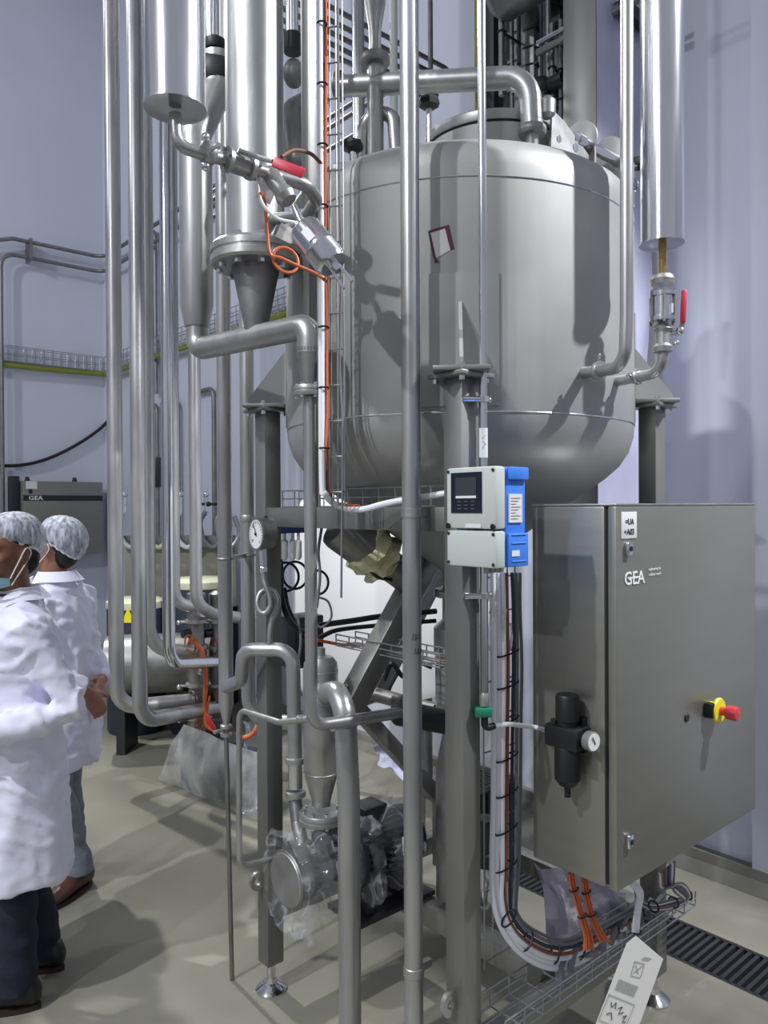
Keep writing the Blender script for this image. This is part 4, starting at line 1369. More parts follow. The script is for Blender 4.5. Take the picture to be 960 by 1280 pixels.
# ------------------------------------------------------------------ pump wrapped in film
pump = thing('pump', F(0.2, 0.56, 0.33), 'centrifugal pump and finned motor wrapped in clear film', 'pump')
d0 = W(357, 1100, 2.40)
zp = d0.z
pax = U
MB().lathe(d0, pax, [(0.086, 0), (0.090, 0.004), (0.092, 0.02), (0.098, 0.085), (0.098, 0.098), (0.080, 0.102), (0.080, 0.13), (0.060, 0.15)], 40).build('casing', 'steel_dark', pump)
MB().lathe(d0 - pax * 0.003, pax, [(0.080, 0), (0.083, 0.003)], 40).build('front_cover', 'steel', pump)
mo0 = d0 + pax * 0.24
MB().lathe(d0 + pax * 0.14, pax, [(0.055, 0), (0.06, 0.05), (0.095, 0.09), (0.11, 0.10), (0.11, 0.115)], 32).build('lantern', 'dark', pump)
motor = MB().lathe(mo0, pax, [(0.088, 0), (0.088, 0.22), (0.105, 0.222), (0.105, 0.27), (0.08, 0.30)], 32).build('motor', 'dark', pump)
x_, y_ = perp(pax)
for i in range(30):
    a = 2 * pi * i / 30
    dv = x_ * cos(a) + y_ * sin(a)
    MB().box(mo0 + pax * 0.11 + dv * 0.095, pax, pax.cross(dv), dv, 0.105, 0.0022, 0.010).build('cooling_fin', 'dark', motor, 0)
MB().box(mo0 + pax * 0.20 - V * 0.104 + Z * 0.02, pax, V, Z, 0.035, 0.004, 0.03).build('rating_plate', 'whiteplas', motor)
MB().box(mo0 + pax * 0.10 + Z * 0.12, pax, V, Z, 0.05, 0.045, 0.035, 0.006).build('terminal_box', 'dark', motor)
# suction flange under the strainer
fz = zq(1020)
fp = at(PVs, fz)
flange(pump, fp, Z, 0.072, 0.036, 8, 'steel', 0.006)
MB().tube([fp - Z * 0.01, at(PVs, zp + 0.06), d0 + pax * 0.05 + Z * 0.02], 0.033, 0.03, 20).build('suction_neck', 'steel_dark', pump)
MB().tube([W(369, 1000, 2.56), W(372, 1030, 2.53), d0 + pax * 0.07 + Z * 0.07], 0.022, 0.03, 16).build('outlet_neck', 'steel_dark', pump)
for s_ in (0.30, 0.46):
    q = d0 + pax * s_
    MB().box(at(q, (0.342 + zp - 0.08) / 2), U, V, Z, 0.02, 0.07, (zp - 0.08 - 0.342) / 2, 0.003).build('foot', 'dark', pump)
MB().box(at(d0 + pax * 0.40, 0.334), U, V, Z, 0.17, 0.09, 0.008).build('base_plate', 'dark', pump)

# clear film loosely wrapped round the pump
mb = MB()
rings, nseg = 26, 64
prev = None
for i in range(rings):
    s_ = -0.012 + 0.50 * i / (rings - 1)
    cc = d0 + pax * s_
    base = 0.108 + 0.018 * sin(i * 1.3)
    b = len(mb.v)
    for j in range(nseg):
        a = 2 * pi * j / nseg
        dv = V * cos(a) + Z * sin(a)
        r_ = base + 0.018 * noise.noise(Vector((s_ * 14, cos(a) * 2.4, sin(a) * 2.4))) + 0.022 * abs(noise.noise(Vector((s_ * 30, cos(a) * 6, sin(a) * 6)))) + 0.006 * noise.noise(Vector((s_ * 60, cos(a) * 12, sin(a) * 12)))
        if sin(a) < -0.3:
            r_ += 0.03 * max(0, -sin(a)) * (1 + sin(i * 0.9))
        if sin(a) > 0.6:
            r_ += 0.02
        mb.v.append(cc + dv * r_)
    if prev is not None:
        mb.bridge(prev, b, nseg)
    prev = b
mb.build('film_wrap', 'film', pump, 12)
# skirt of film hanging under the casing
mb = MB()
nx, nz_ = 16, 12
for j in range(nz_ + 1):
    for i in range(nx + 1):
        t = i / nx
        p = W(352 + 75 * t, 1120 + 62 * (j / nz_) * (1 - 0.9 * abs(t - 0.45)), 2.42 + 0.10 * t)
        p = p + Vector((0.4, 0.9, 0)) * 0.03 * noise.noise(p * 22) + Vector((0, 0.03 * sin(t * 9), 0))
        mb.v.append(p)
for j in range(nz_):
    for i in range(nx):
        k = j * (nx + 1) + i
        mb.f.append((k, k + 1, k + nx + 2, k + nx + 1))
mb.build('film_skirt', 'film', pump, 12)

# ------------------------------------------------------------------ more vessels and pipes inside the frame
fv = W(563, 850, 2.62)
fz_ = lambda y: W(563, y, 2.62).z
fl = thing('filter_housing', at(fv, fz_(905)), 'small upright filter housing with copper band behind the front column', 'filter')
MB().lathe(at(fv, 0), Z, [(0.045, fz_(905)), (0.052, fz_(900)), (0.052, fz_(832)), (0.047, fz_(828))], 28).build('housing', 'steel', fl)
MB().lathe(at(fv, 0), Z, [(0.047, fz_(829)), (0.053, fz_(827)), (0.053, fz_(820)), (0.045, fz_(818))], 28).build('band', 'gold', fl)
MB().lathe(at(fv, 0), Z, [(0.048, fz_(819)), (0.040, fz_(808)), (0.015, fz_(802)), (0.012, fz_(795))], 28).build('cap', 'steel_bright', fl)
MB().lathe(at(fv, 0), Z, [(0.02, fz_(1130)), (0.052, fz_(1120)), (0.052, fz_(960)), (0.025, fz_(910)), (0.025, fz_(903))], 24).build('lower_vessel', 'steel_dark', fl)
MB().lathe(at(fv, 0), Z, [(0.03, 0.325), (0.03, fz_(1125))], 16).build('stand', 'steel_dark', fl)
vb3 = thing('butterfly_valve', W(535, 905, 2.55), 'dark butterfly valve joining the pipes behind the tall bare pipe', 'valve')
MB().cyl(W(500, 891, 2.36), W(560, 903, 2.56), 0.04, None, 22).build('body', 'dark', vb3)
MB().cyl(W(545, 905, 2.5), W(575, 880, 2.5), 0.012, None, 12).build('handle', 'black', vb3)
pipe('cross_pipe', [W(440, 880, 2.80), W(470, 868, 2.78), W(505, 878, 2.72), W(545, 888, 2.64)], 0.026, 0.05, 'steel_dark', 'short dark pipe crossing behind the brace to the butterfly valve')
bt = thing('bottle_filter', W(610, 1100, 2.75), 'clear bottle filter with dark head low behind the front column', 'filter')
MB().cyl(W(607, 1080, 2.6), W(607, 1022, 2.6), 0.034, None, 22).build('head', 'dark', bt)
MB().lathe(W(607, 1082, 2.6), -Z, [(0.030, 0), (0.032, 0.01), (0.032, 0.12), (0.02, 0.14)], 22).build('bowl', 'steel_bright', bt)
MB().cyl(at(W(607, 1082, 2.6), 0.325), at(W(607, 1082, 2.6), W(607, 1120, 2.6).z), 0.012, None, 12).build('support_rod', 'steel_dark', bt)
MB().cyl(W(597, 1128, 2.6), W(601, 1122, 2.6), 0.012, None, 12).build('drain_knob', 'yellow', bt)
vl = thing('plate_pack', F(0.72, 0.60, 0), 'dark slatted heat exchanger block low inside the frame', 'heat exchanger')
hb = F(0.62, 0.60, 0.5)
for i in range(12):
    MB().box(hb + U * 0.018 * i, V, U, Z, 0.10, 0.005, 0.15).build('plate', 'dark', vl, 0)
MB().box(hb + U * 0.215, V, U, Z, 0.11, 0.012, 0.17, 0.004).build('end_plate', 'steel_dark', vl)
MB().box(hb - U * 0.02, V, U, Z, 0.11, 0.012, 0.17, 0.004).build('end_plate', 'steel_dark', vl)
MB().box(at(hb + U * 0.1, 0.165), V, U, Z, 0.04, 0.12, 0.163).build('foot', 'steel_dark', vl)

# crumpled sheeting lying in the frame
def crumple(name, pix, Y0, Y1, amp, m, label, seed, cat='plastic sheet', nx=22, ny=14, thick=None):
    mb = MB()
    (x0, y0), (x1, y1), (x2, y2), (x3, y3) = pix
    for j in range(ny + 1):
        for i in range(nx + 1):
            s, t = i / nx, j / ny
            px = (x0 + (x1 - x0) * s) * (1 - t) + (x3 + (x2 - x3) * s) * t
            py = (y0 + (y1 - y0) * s) * (1 - t) + (y3 + (y2 - y3) * s) * t
            p = W(px, py, Y0 + (Y1 - Y0) * t)
            k = Vector((p.x + seed, p.y, p.z))
            p = p + Vector((noise.noise(k * 9), noise.noise(k * 9 + Vector((5, 1, 2))), noise.noise(k * 11 + Vector((2, 7, 1))))) * amp
            p = p + Vector((0, noise.noise(k * 30), noise.noise(k * 30 + Vector((3, 3, 3))))) * amp * 0.4
            mb.v.append(p)
    for j in range(ny):
        for i in range(nx):
            k = j * (nx + 1) + i
            mb.f.append((k, k + 1, k + nx + 2, k + nx + 1))
    return mb.build(name, m, None, 14, label=label, cat=cat)


crumple('plastic_sheet', [(468, 930), (500, 935), (545, 985), (470, 960)], 3.1, 2.9, 0.03, 'fabricwrap', 'crumpled white plastic sheet pushed inside the frame behind the pump', 1.0)
# covered crate at the left with sheet over it
pb = thing('sheeted_crate', WZ(270, 985, 0.0), 'low crate draped with a translucent plastic sheet beside the valve stack', 'crate')
q0, q1, q2, q3 = WZ(226, 985, 0), WZ(330, 1016, 0), WZ(338, 998, 0), WZ(240, 970, 0)
mb = MB().prism([q0, q1, q2, q3], Z * 0.28)
mb.build('crate', 'drum', pb)
mb = MB()
nx, ny = 26, 14
A0, A1 = WZ(198, 975, 0.0), WZ(330, 1030, 0.0)
B0, B1 = W(228, 905, 4.58), W(335, 945, 4.22)
for j in range(ny + 1):
    for i in range(nx + 1):
        s, t = i / nx, j / ny
        lo_ = A0.lerp(A1, s)
        hi_ = B0.lerp(B1, s)
        p = lo_.lerp(hi_, t)
        k = p * 7
        p = p + Vector((0, -1, 0)) * (0.03 * noise.noise(k) + 0.05 * sin(t * pi)) + Vector((0.02, 0, 0)) * noise.noise(k + Vector((4, 4, 4)))
        p.z = max(p.z, 0.004)
        mb.v.append(p)
for j in range(ny):
    for i in range(nx):
        k = j * (nx + 1) + i
        mb.f.append((k, k + 1, k + nx + 2, k + nx + 1))
mb.build('cover_sheet', 'sheet', pb, 180)
crumple('plastic_sheet', [(300, 905), (332, 905), (330, 1020), (298, 1025)], 3.25, 3.2, 0.035, 'film', 'clear plastic film hanging behind the thin looped tube', 4.0)
crumple('plastic_sheet', [(668, 1075), (775, 1105), (792, 1165), (690, 1192)], 2.62, 2.40, 0.028, 'greysheet', 'wrinkled grey plastic sheet spread under the cabinet behind the orange cables', 8.0)

# ------------------------------------------------------------------ cable ladder and trays
YC = 2.12
lad = thing('cable_ladder', W(413, 630, YC), 'upright wire cable ladder in front of the tank side', 'cable ladder')
for px in (397, 413, 421, 429):
    MB().sweep([at(W(px, 300, YC), 1.70), at(W(px, 300, YC), TOP)], 0.0027, 6).build('side_wire', 'wire', lad)
zl_ = 1.74
rung = None
while zl_ < 4.2:
    if rung is None:
        rung = MB().sweep([at(W(397, 300, YC), zl_) + Vector((0, -0.012, 0)), at(W(413, 300, YC), zl_) + Vector((0, -0.004, 0)), at(W(429, 300, YC), zl_) + Vector((0, -0.012, 0))], 0.0025, 6).build('rung', 'wire', lad)
        zr0 = zl_
    else:
        c = rung.copy()
        COL.objects.link(c)
        c.location = rung.location + Z * (zl_ - zr0)
    zl_ += 0.098
bx = lambda px, z, dy=0.0: at(W(px, 300, YC - 0.018 + dy), z)


def tray_route(px, dy, zs, lift):
    e1 = F(-0.03 + dy, 0.60, 1.715 + lift)
    return [bx(px, TOP, dy), bx(px, 3.0, dy), bx(px + zs, 2.4, dy), bx(px, 1.80, dy), bx(px + 4, 1.735, dy), W(422, 632, 2.16 + dy), W(450, 637, 2.14 + dy), W(480, 630, 2.10 + dy), W(505, 625, 2.07 + dy), F(0.0 + dy, 0.04, 1.735)]


MB().sweep(spline(tray_route(401, 0.0, 0.4, 0), 7), 0.0088, 10).build('cable', 'whitecable', None, label='thick white cable down the wire ladder into the frame tray', cat='cable')
MB().sweep(spline(tray_route(407, 0.012, 1.5, 0), 7), 0.0042, 8).build('cable', 'copper', None, label='red brown cable beside the white one on the wire ladder', cat='cable')
MB().sweep(spline([bx(410, TOP, .015), bx(409, 3.2, .015), bx(409, 2.9), bx(407, 2.5), bx(408, 2.0), bx(406, 1.84), W(413, 622, 2.15), W(430, 630, 2.15), W(450, 632, 2.15)], 7), 0.0036, 8).build('cable', 'orange', None, label='orange cable on the wire ladder ending in the frame tray', cat='cable')
MB().sweep(spline([bx(425, TOP), bx(424, 3.0), bx(426, 2.4), bx(424, 2.1), bx(427, 1.9), bx(425, 1.60), bx(424, 1.45)], 7), 0.003, 8).build('cable', 'greycable', None, label='thin grey cable wavering down the wire ladder past the frame beam', cat='cable')
MB().sweep(spline([W(408, 352, 2.08), W(395, 342, 2.0), W(372, 332, 1.96), W(350, 322, 1.93), W(338, 318, 1.92), W(334, 290, 1.92), W(331, 255, 1.90), W(326, 240, 1.88)], 8), 0.0042, 8).build('cable', 'orange', None, label='orange cable from the ladder to the tilted actuator', cat='cable')
oc = W(357, 325, 1.95)
MB().torus(oc, Vector((0.5, -0.9, 0.2)), 0.034, 0.0042, 28, 7).build('cable_loop', 'orange', None, label='orange spare cable loop hanging at the bolted flange', cat='cable')
MB().sweep(spline([W(352, 196, 1.98), W(368, 188, 2.02), W(388, 192, 2.06), W(402, 205, 2.10)], 8), 0.005, 8).build('cable', 'copper', None, label='short brown cable arching behind the red lever to the ladder', cat='cable')
for i in range(9):
    z_ = 1.86 + i * 0.165
    MB().torus(bx(404, z_), Z, 0.0135, 0.0028, 14, 5).build('cable_tie', 'black', lad)

wire_tray('wire_cable_tray', F(0.02, 0.06, 1.700), F(0.02, LV - 0.06, 1.700), 0.07, 0.055, U, 'wire basket tray on the upper frame beam under the tank', 0.07, 0.0026)
wire_tray('wire_cable_tray', F(0.03, -0.115, 0.345), F(1.02, -0.115, 0.345), 0.115, 0.05, V, 'low wire basket tray below the control cabinet', 0.075, 0.0028)
# mesh behind the cable bundle
wm = MB()
for i in range(5):
    v_ = 0.05 + 0.0 * i
    wm.sweep([F(0.15 + 0.035 * i, 0.06, 0.40), F(0.15 + 0.035 * i, 0.06, 1.60)], 0.0025, 5)
for j in range(13):
    wm.sweep([F(0.15, 0.06, 0.42 + 0.098 * j), F(0.29, 0.06, 0.42 + 0.098 * j)], 0.0025, 5)
wm.build('wire_cable_tray', 'wire', None, label='upright wire mesh behind the white cable bundle', cat='cable tray')

# ------------------------------------------------------------------ main cable bundle beside the cabinet
bun = thing('cable_bundle', PV(622, 1130, 0.03), 'strapped bundle of white orange and grey cables beside the cabinet', 'cable bundle')
paths = []
base = [(622, 716), (623, 760), (624, 830), (623, 900), (622, 1000), (621, 1080), (622, 1125), (632, 1160), (655, 1188), (690, 1204), (722, 1198), (765, 1174), (800, 1156)]
spec = [(-6, 0, 'whitecable', 0.0074), (0, 4, 'whitecable', 0.0074), (6, -1, 'whitecable', 0.0074),
        (10, 0, 'orange', 0.0036), (12, 5, 'orange', 0.0036), (11, -4, 'copper', 0.0036),
        (18, 3, 'bluegrey', 0.0050), (23, 0, 'greycable', 0.0050), (28, 4, 'greycable', 0.0045)]
for (dx, dd, m_, r_) in spec:
    pts_ = []
    for k, (x, y) in enumerate(base):
        t = max(0.0, min(1.0, (y - 1110) / 80.0)) if k < 10 else 1.0
        pts_.append(PV(x + dx * (1 - 0.75 * t) + (2 * noise.noise(Vector((dx, k * 0.7, 1)))), y - dx * t * 1.05, -0.012 - 0.04 * t + dd * 0.001))
    MB().sweep(spline(pts_, 6), r_, 8).build('cable', m_, bun)
for (x, y, w_) in ((627, 816, 0.026), (627, 856, 0.026), (627, 900, 0.026), (626, 946, 0.026), (626, 990, 0.026), (625, 1036, 0.026), (625, 1082, 0.026)):
    c_ = PV(x + 8, y, -0.012)
    mb = MB()
    x1, y1 = U, V
    ring_pts = []
    for i in range(19):
        a = 2 * pi * i / 18
        ring_pts.append(c_ + U * 0.043 * cos(a) + V * 0.013 * sin(a) + Z * 0.006 * cos(a))
    mb.sweep(ring_pts, 0.0026, 6, False)
    mb.build('cable_tie', 'black', bun)
for k in (7, 8, 9, 10, 11):
    (x, y) = base[k]
    c_ = PV(x + 4, y - 12, -0.05)
    d_ = (PV(*base[k + 1], -0.045) - PV(*base[k - 1], -0.045)).normalized()
    s_ = d_.cross(V).normalized()
    mb = MB()
    mb.sweep([c_ + s_ * 0.027 * cos(2 * pi * i / 18) + V * 0.014 * sin(2 * pi * i / 18) for i in range(19)], 0.0028, 6, False)
    mb.build('cable_tie', 'black', bun)
for (x0, y0, x1, y1) in ((610, 752, 609, 782), (620, 752, 616, 778), (632, 761, 629, 788)):
    p0, p1 = PV(x0, y0, -0.03), PV(x1, y1, -0.03)
    MB().beam(p0, p1, 0.008, 0.003, V).build('cable_marker', 'whiteplas', bun)
for (x0, s) in ((612, 1), (620, -1), (634, 1)):
    MB().sweep(spline([PV(x0 - 4, 782, 0.0), PV(x0 - 5, 800, 0.0), PV(x0 + 2, 812, 0.0), PV(x0 + 6, 798, -0.006), PV(x0 + 5 + s, 783, -0.004), PV(x0 + 1, 780, 0.0)], 6), 0.0052, 8).build('spare_loop', 'whitecable', bun)

# orange cables under the cabinet
for k, (pts_, lab) in enumerate((([(714, 1090), (718, 1112), (728, 1145), (735, 1168), (736, 1186)], 'orange strapped cable hank dropping under the cabinet edge'),
                                 ([(731, 1096), (733, 1115), (740, 1143), (750, 1165), (757, 1176)], 'orange cable hank fanning out beside its twin under the cabinet'))):
    t_ = thing('cable_hank', PV(*pts_[-1], -0.12), lab, 'cable')
    for j in range(5):
        q = []
        for i, (x, y) in enumerate(pts_):
            f_ = 1.0 if i < 3 else 1.0 + 0.5 * (i - 2)
            q.append(PV(x + (j - 2) * 1.9 * f_ * 0.8, y + abs(j - 2), -0.13 + 0.004 * (j % 2)))
        MB().sweep(spline(q, 5), 0.0030, 7).build('strand', 'orange', t_)
    for i in (1, 2):
        c_ = PV(*pts_[i], -0.13)
        MB().sweep([c_ + U * 0.017 * cos(2 * pi * a / 14) + V * 0.008 * sin(2 * pi * a / 14) for a in range(15)], 0.0026, 6, False).build('cable_tie', 'black', t_)

# grey cables leaving the cabinet's right end
gb_ = thing('cable_bundle', PV(800, 1140, -0.1), 'loose bundle of pale grey cables looping under the cabinet corner', 'cable bundle')
for j in range(9):
    o_ = j * 2.2
    q = [PV(822 + o_ * 1.2, 1094 - j * 2.2, -0.12), PV(826 + o_ * 0.9, 1112 - j, -0.12), PV(852 - o_ * 0.5, 1104 + j * 1.3, -0.14), PV(862 - o_ * 0.4, 1120 + j * 0.5, -0.13), PV(845, 1134 - j * 1.3, -0.12), PV(818, 1138 - j, -0.10), PV(800, 1130 - j * 0.8, -0.09), PV(793, 1112 - j, -0.10)]
    MB().sweep(spline(q, 5), 0.0040, 7).build('cable', ('greycable', 'whitecable', 'greycable', 'copper', 'greycable', 'bluegrey')[j % 6], gb_)
for (x, y) in ((862, 1122), (845, 1132), (820, 1137)):
    c_ = PV(x - 3, y - 4, -0.12)
    MB().torus(c_, U, 0.017, 0.003, 16, 6).build('cable_tie', 'black', gb_)
wc_ = thing('cable_bundle', PV(795, 1165, -0.14), 'short knotted white cable bundle holding the paper tag', 'cable bundle')
for j in range(5):
    q = [PV(788 + 2.5 * j, 1102 + 2 * abs(j - 2), -0.14), PV(797 + 1.5 * j, 1118, -0.15), PV(794 + 1.4 * j, 1140, -0.15), PV(791 + 1.6 * j, 1165, -0.15)]
    MB().sweep(spline(q, 5), 0.0045, 7).build('cable', 'whitecable', wc_)
MB().ball(PV(787, 1122, -0.14), 0.014, 0.012, 0.014, n=12, m=8).build('end_ferrule', 'whiteplas', wc_)
MB().torus(PV(796, 1165, -0.15), Z, 0.013, 0.003, 16, 6).build('cable_tie', 'black', wc_)
# dark lumps of cable and fittings lying in the low tray
for k in range(9):
    q = [F(0.30 + 0.07 * k, -0.09 + 0.02 * (k % 3), 0.365), F(0.36 + 0.07 * k, -0.05, 0.385 + 0.012 * (k % 2)), F(0.44 + 0.06 * k, -0.03 - 0.02 * (k % 2), 0.362), F(0.50 + 0.05 * k, -0.08 + 0.015 * (k % 3), 0.37)]
    MB().sweep(spline(q, 5), 0.009, 8).build('cable', 'greycable', None, label='grey cable offcut lying in the low wire tray', cat='cable', group='cable offcuts in the low tray')

# paper tag
pt = thing('paper_tag', W(795, 1172, 2.02), 'white printed paper tag hanging from the white cable bundle', 'tag')
cor = [(795, 1170), (829, 1199), (796, 1290), (741, 1290), (783, 1180)]
PY = lambda x, y: W(x, y, 2.02 + 0.0006 * (x - 780))
MB().prism([PY(*c) for c in cor], Vector((0, 0.0012, 0))).build('sheet', 'paper', pt, 0)
seg = []
ex, ey = Vector((0.93, 0.38)), Vector((-0.38, 0.93))
og = Vector((797, 1188))


def tg(a, b):
    q = og + ex * a + ey * b
    return W(q.x, q.y, 2.02 + 0.0006 * (q.x - 780) - 0.0012)


seg += [[tg(2, 14), tg(14, 12), tg(16, 30), tg(4, 32), tg(2, 14)], [tg(5, 18), tg(12, 27)], [tg(6, 28), tg(13, 15)], [tg(10, 5), tg(20, 3)], [tg(9, 8), tg(18, 6)]]
seg += [[tg(-8, 42 + 2.5 * i), tg(18, 42 + 2.5 * i)] for i in range(6)]
seg += [[tg(-12, 64), tg(22, 64), tg(22, 98), tg(-12, 98), tg(-12, 64)]]
strokes('print', seg, 0.0006, 'inkgrey', pt)
strokes('hand_writing', [[tg(-6, 72), tg(-3, 78), tg(0, 70), tg(2, 78)], [tg(5, 76), tg(9, 72), tg(8, 82), tg(13, 78)], [tg(14, 84), tg(18, 80), tg(16, 90), tg(20, 88)], [tg(-6, 88), tg(-1, 84), tg(3, 92)]], 0.0010, 'ink', pt)

# ------------------------------------------------------------------ clutter behind the beam
vi = thing('valve_island', W(362, 660, 3.0), 'blue valve island with white silencers under the frame beam', 'valve')
MB().box(W(362, 657, 2.98), U, V, Z, 0.09, 0.05, 0.028, 0.005).build('block', 'bluedark', vi)
for k, x in enumerate((349, 356, 366, 373)):
    MB().lathe(W(x, 674, 2.96), -Z, [(0.006, -0.03), (0.006, 0.0), (0.013, 0.008), (0.013, 0.07), (0.006, 0.08)], 14).build('silencer', 'whiteplas', vi)
for k, (x, y, Y, r, lab) in enumerate(((357, 721, 2.80, 0.052, 'black air tube coil hanging behind the gauge'), (369, 719, 2.84, 0.050, 'black air tube coil beside the slim downpipe'), (397, 728, 2.9, 0.045, 'small black air tube coil under the outlet valve'))):
    MB().torus(W(x, y, Y), Vector((0.5, -0.85, 0.1)), r, 0.005, 30, 7).build('tube_coil', 'blackcable', None, label=lab, cat='tube')
for k, (pts_, r, m_, lab) in enumerate((
        ([(350, 700, 2.8), (352, 745, 2.75), (362, 775, 2.72), (380, 790, 2.75), (400, 782, 2.8), (440, 776, 2.85), (480, 770, 2.9), (545, 764, 3.0)], 0.011, 'blackcable', 'thick black cable run crossing behind the slim downpipe'),
        ([(355, 735, 2.8), (362, 765, 2.78), (385, 800, 2.8), (420, 788, 2.86), (470, 782, 2.95), (545, 776, 3.0)], 0.009, 'blackcable', 'second black cable run just below the thick one'),
        ([(393, 745, 2.7), (410, 752, 2.7), (414, 772, 2.7), (402, 784, 2.7), (393, 778, 2.7)], 0.004, 'greycable', 'grey cable looped loosely under the small air tube coil'),
        ([(372, 770, 2.7), (376, 800, 2.68), (372, 840, 2.68), (376, 870, 2.66)], 0.005, 'greycable', 'grey cable dropping behind the swan neck pipe'),
        ([(395, 800, 2.8), (430, 806, 2.85), (458, 806, 2.9)], 0.006, 'orange', 'orange cable end lying in the mid wire tray'),
        ([(480, 850, 2.85), (490, 830, 2.85), (505, 846, 2.85), (520, 828, 2.85), (540, 834, 2.85)], 0.009, 'blackcable', 'black cable knot hanging behind the tall bare pipe'),
        ([(498, 840, 2.85), (486, 865, 2.85), (492, 880, 2.85)], 0.006, 'blackcable', 'black cable end dangling beside the slanting brace'),
        ([(430, 690, 2.6), (450, 700, 2.6), (470, 720, 2.6), (490, 725, 2.62)], 0.006, 'blackcable', 'black cable running over the film wrapped outlet valve'),
        ([(460, 690, 2.58), (478, 712, 2.6), (500, 700, 2.6), (520, 690, 2.65)], 0.005, 'greycable', 'grey cable over the outlet valve towards the tall bare pipe'),
        ([(402, 660, 2.62), (398, 690, 2.62), (400, 720, 2.62), (396, 760, 2.62)], 0.005, 'greycable', 'grey cable hanging from the beam beside the outlet valve'))):
    MB().sweep(spline([W(*p) for p in pts_], 7), r, 8).build('cable', m_, None, label=lab, cat='cable')
wire_tray('wire_cable_tray', F(0.22, LV - 0.10, 1.20), F(0.22, 0.30, 1.20), 0.09, 0.04, U, 'short wire tray hung inside the frame above the strainer vessel', 0.07, 0.0028)
MB().sweep([F(0.22, 0.40, 1.20), F(0.22, 0.40, 1.62)], 0.004, 6).build('hanger_rod', 'wire', None, label='thin rod hanging the mid wire tray from the frame', cat='rod')
MB().box(W(376, 800, 3.05), U, V, Z, 0.07, 0.06, 0.10, 0.006).build('junction_box', 'dark', None, label='dark junction box behind the swan neck pipe', cat='box')

# ------------------------------------------------------------------ valve stack at the end of the tall pipes
for k, (px, Y, lab) in enumerate(((246, 4.97, 'stack of valve bodies with orange cables at the pipe ends'), (273, 5.05, 'second valve stack half hidden behind the thin drain riser'))):
    vp = W(px, 830, Y)
    zf = lambda y: W(px, y, Y).z
    vk = thing('valve_stack', at(vp, 0), lab, 'valve')
    MB().lathe(at(vp, 0), Z, [(0.07, 0.0), (0.07, 0.02), (0.04, 0.03), (0.04, zf(930)), (0.064, zf(925)), (0.064, zf(905)), (0.054, zf(900)), (0.054, zf(850)), (0.065, zf(846)), (0.065, zf(812)), (0.052, zf(808)), (0.052, zf(775)), (0.060, zf(770)), (0.060, zf(742)), (0.03, zf(738))], 26).build('bodies', 'steel_dark', vk)
    for j, y in enumerate((896, 855, 808, 776)):
        MB().lathe(at(vp, zf(y) - 0.014), Z, [(0.055, 0), (0.074, 0.004), (0.074, 0.024), (0.055, 0.028)], 24).build('clamp_ring', 'steel', vk)
        MB().cyl(at(vp, zf(y)) - U * 0.07, at(vp, zf(y)) - U * 0.12 + Z * 0.006, 0.010, None, 8).ball(at(vp, zf(y)) - U * 0.125, 0.017, n=8, m=6).build('wing_nut', 'chrome', vk)
    for j, y in enumerate((870, 805)):
        MB().torus(at(vp, zf(y)) - V * 0.05 - U * 0.06, -U, 0.048, 0.006, 22, 6).build('cable_ring', 'copper', vk)
    MB().cyl(at(vp, zf(790)) - U * 0.05, at(vp, zf(790)) - U * 0.10, 0.028, None, 14).build('sensor_head', 'black', vk)
    for j, y in enumerate((765, 838, 882)):
        MB().cyl(at(vp, zf(y)) - V * 0.055, at(vp, zf(y)) - V * 0.095, 0.030, 0.024, 16).build('port_cap', 'steel_bright', vk)
for k, (pts_, r, lab) in enumerate((([(236, 800), (246, 806), (254, 818), (257, 850), (256, 880), (258, 905), (268, 914)], 0.014, 'orange cable bundle falling along the valve stack'),
                                    ([(231, 806), (233, 795), (243, 797), (247, 812), (240, 816), (233, 812)], 0.006, 'orange cable loop at the upper valve of the stack'),
                                    ([(262, 870), (257, 900), (250, 912), (243, 906), (252, 900), (262, 910)], 0.006, 'orange cable tangle at the foot of the valve stack'),
                                    ([(296, 915), (304, 922), (315, 918), (322, 908)], 0.010, 'orange cable end showing between the drain riser and the frame leg'))):
    MB().sweep(spline([W(x, y, 4.80 if k < 3 else 3.25) for (x, y) in pts_], 7), r, 8).build('cable', 'orange', None, label=lab, cat='cable')
MB().beam(W(258, 893, 4.8), W(268, 912, 4.8), 0.026, 0.026, Z, 0.004).build('valve_lever', 'redbtn', None, label='short red lever at the foot of the valve stack', cat='lever')

# ------------------------------------------------------------------ machines further back at the left
dz = lambda y, Y: W(230, y, Y).z
bt_ = thing('process_skid', WZ(240, 905, 0.0), 'low machine with beige panel and hose rail behind the tall pipes', 'machine')
Yb = 6.5
pl_, pr_ = W(152, 700, Yb), W(293, 700, Yb)
MB().box(at((pl_ + pr_) / 2, dz(676, Yb)), Vector((1, 0, 0)), Vector((0, 1, 0)), Z, (pr_.x - pl_.x) / 2, 0.06, 0.045).build('hose_rail', 'steel_dark', bt_)
MB().box(at((pl_ + pr_) / 2 + Vector((0, 0.1, 0)), (dz(684, Yb) + dz(760, Yb)) / 2), Vector((1, 0, 0)), Vector((0, 1, 0)), Z, (pr_.x - pl_.x) / 2, 0.03, (dz(684, Yb) - dz(760, Yb)) / 2, 0.01).build('panel', 'beige', bt_)
MB().box(at((pl_ + pr_) / 2 + Vector((0, 0.14, 0)), dz(760, Yb) / 2), Vector((1, 0, 0)), Vector((0, 1, 0)), Z, (pr_.x - pl_.x) / 2, 0.02, dz(760, Yb) / 2 - 0.002).build('base_panel', 'dark', bt_)
hose_lab = ('pale', 'yellowish', 'white', 'grey')
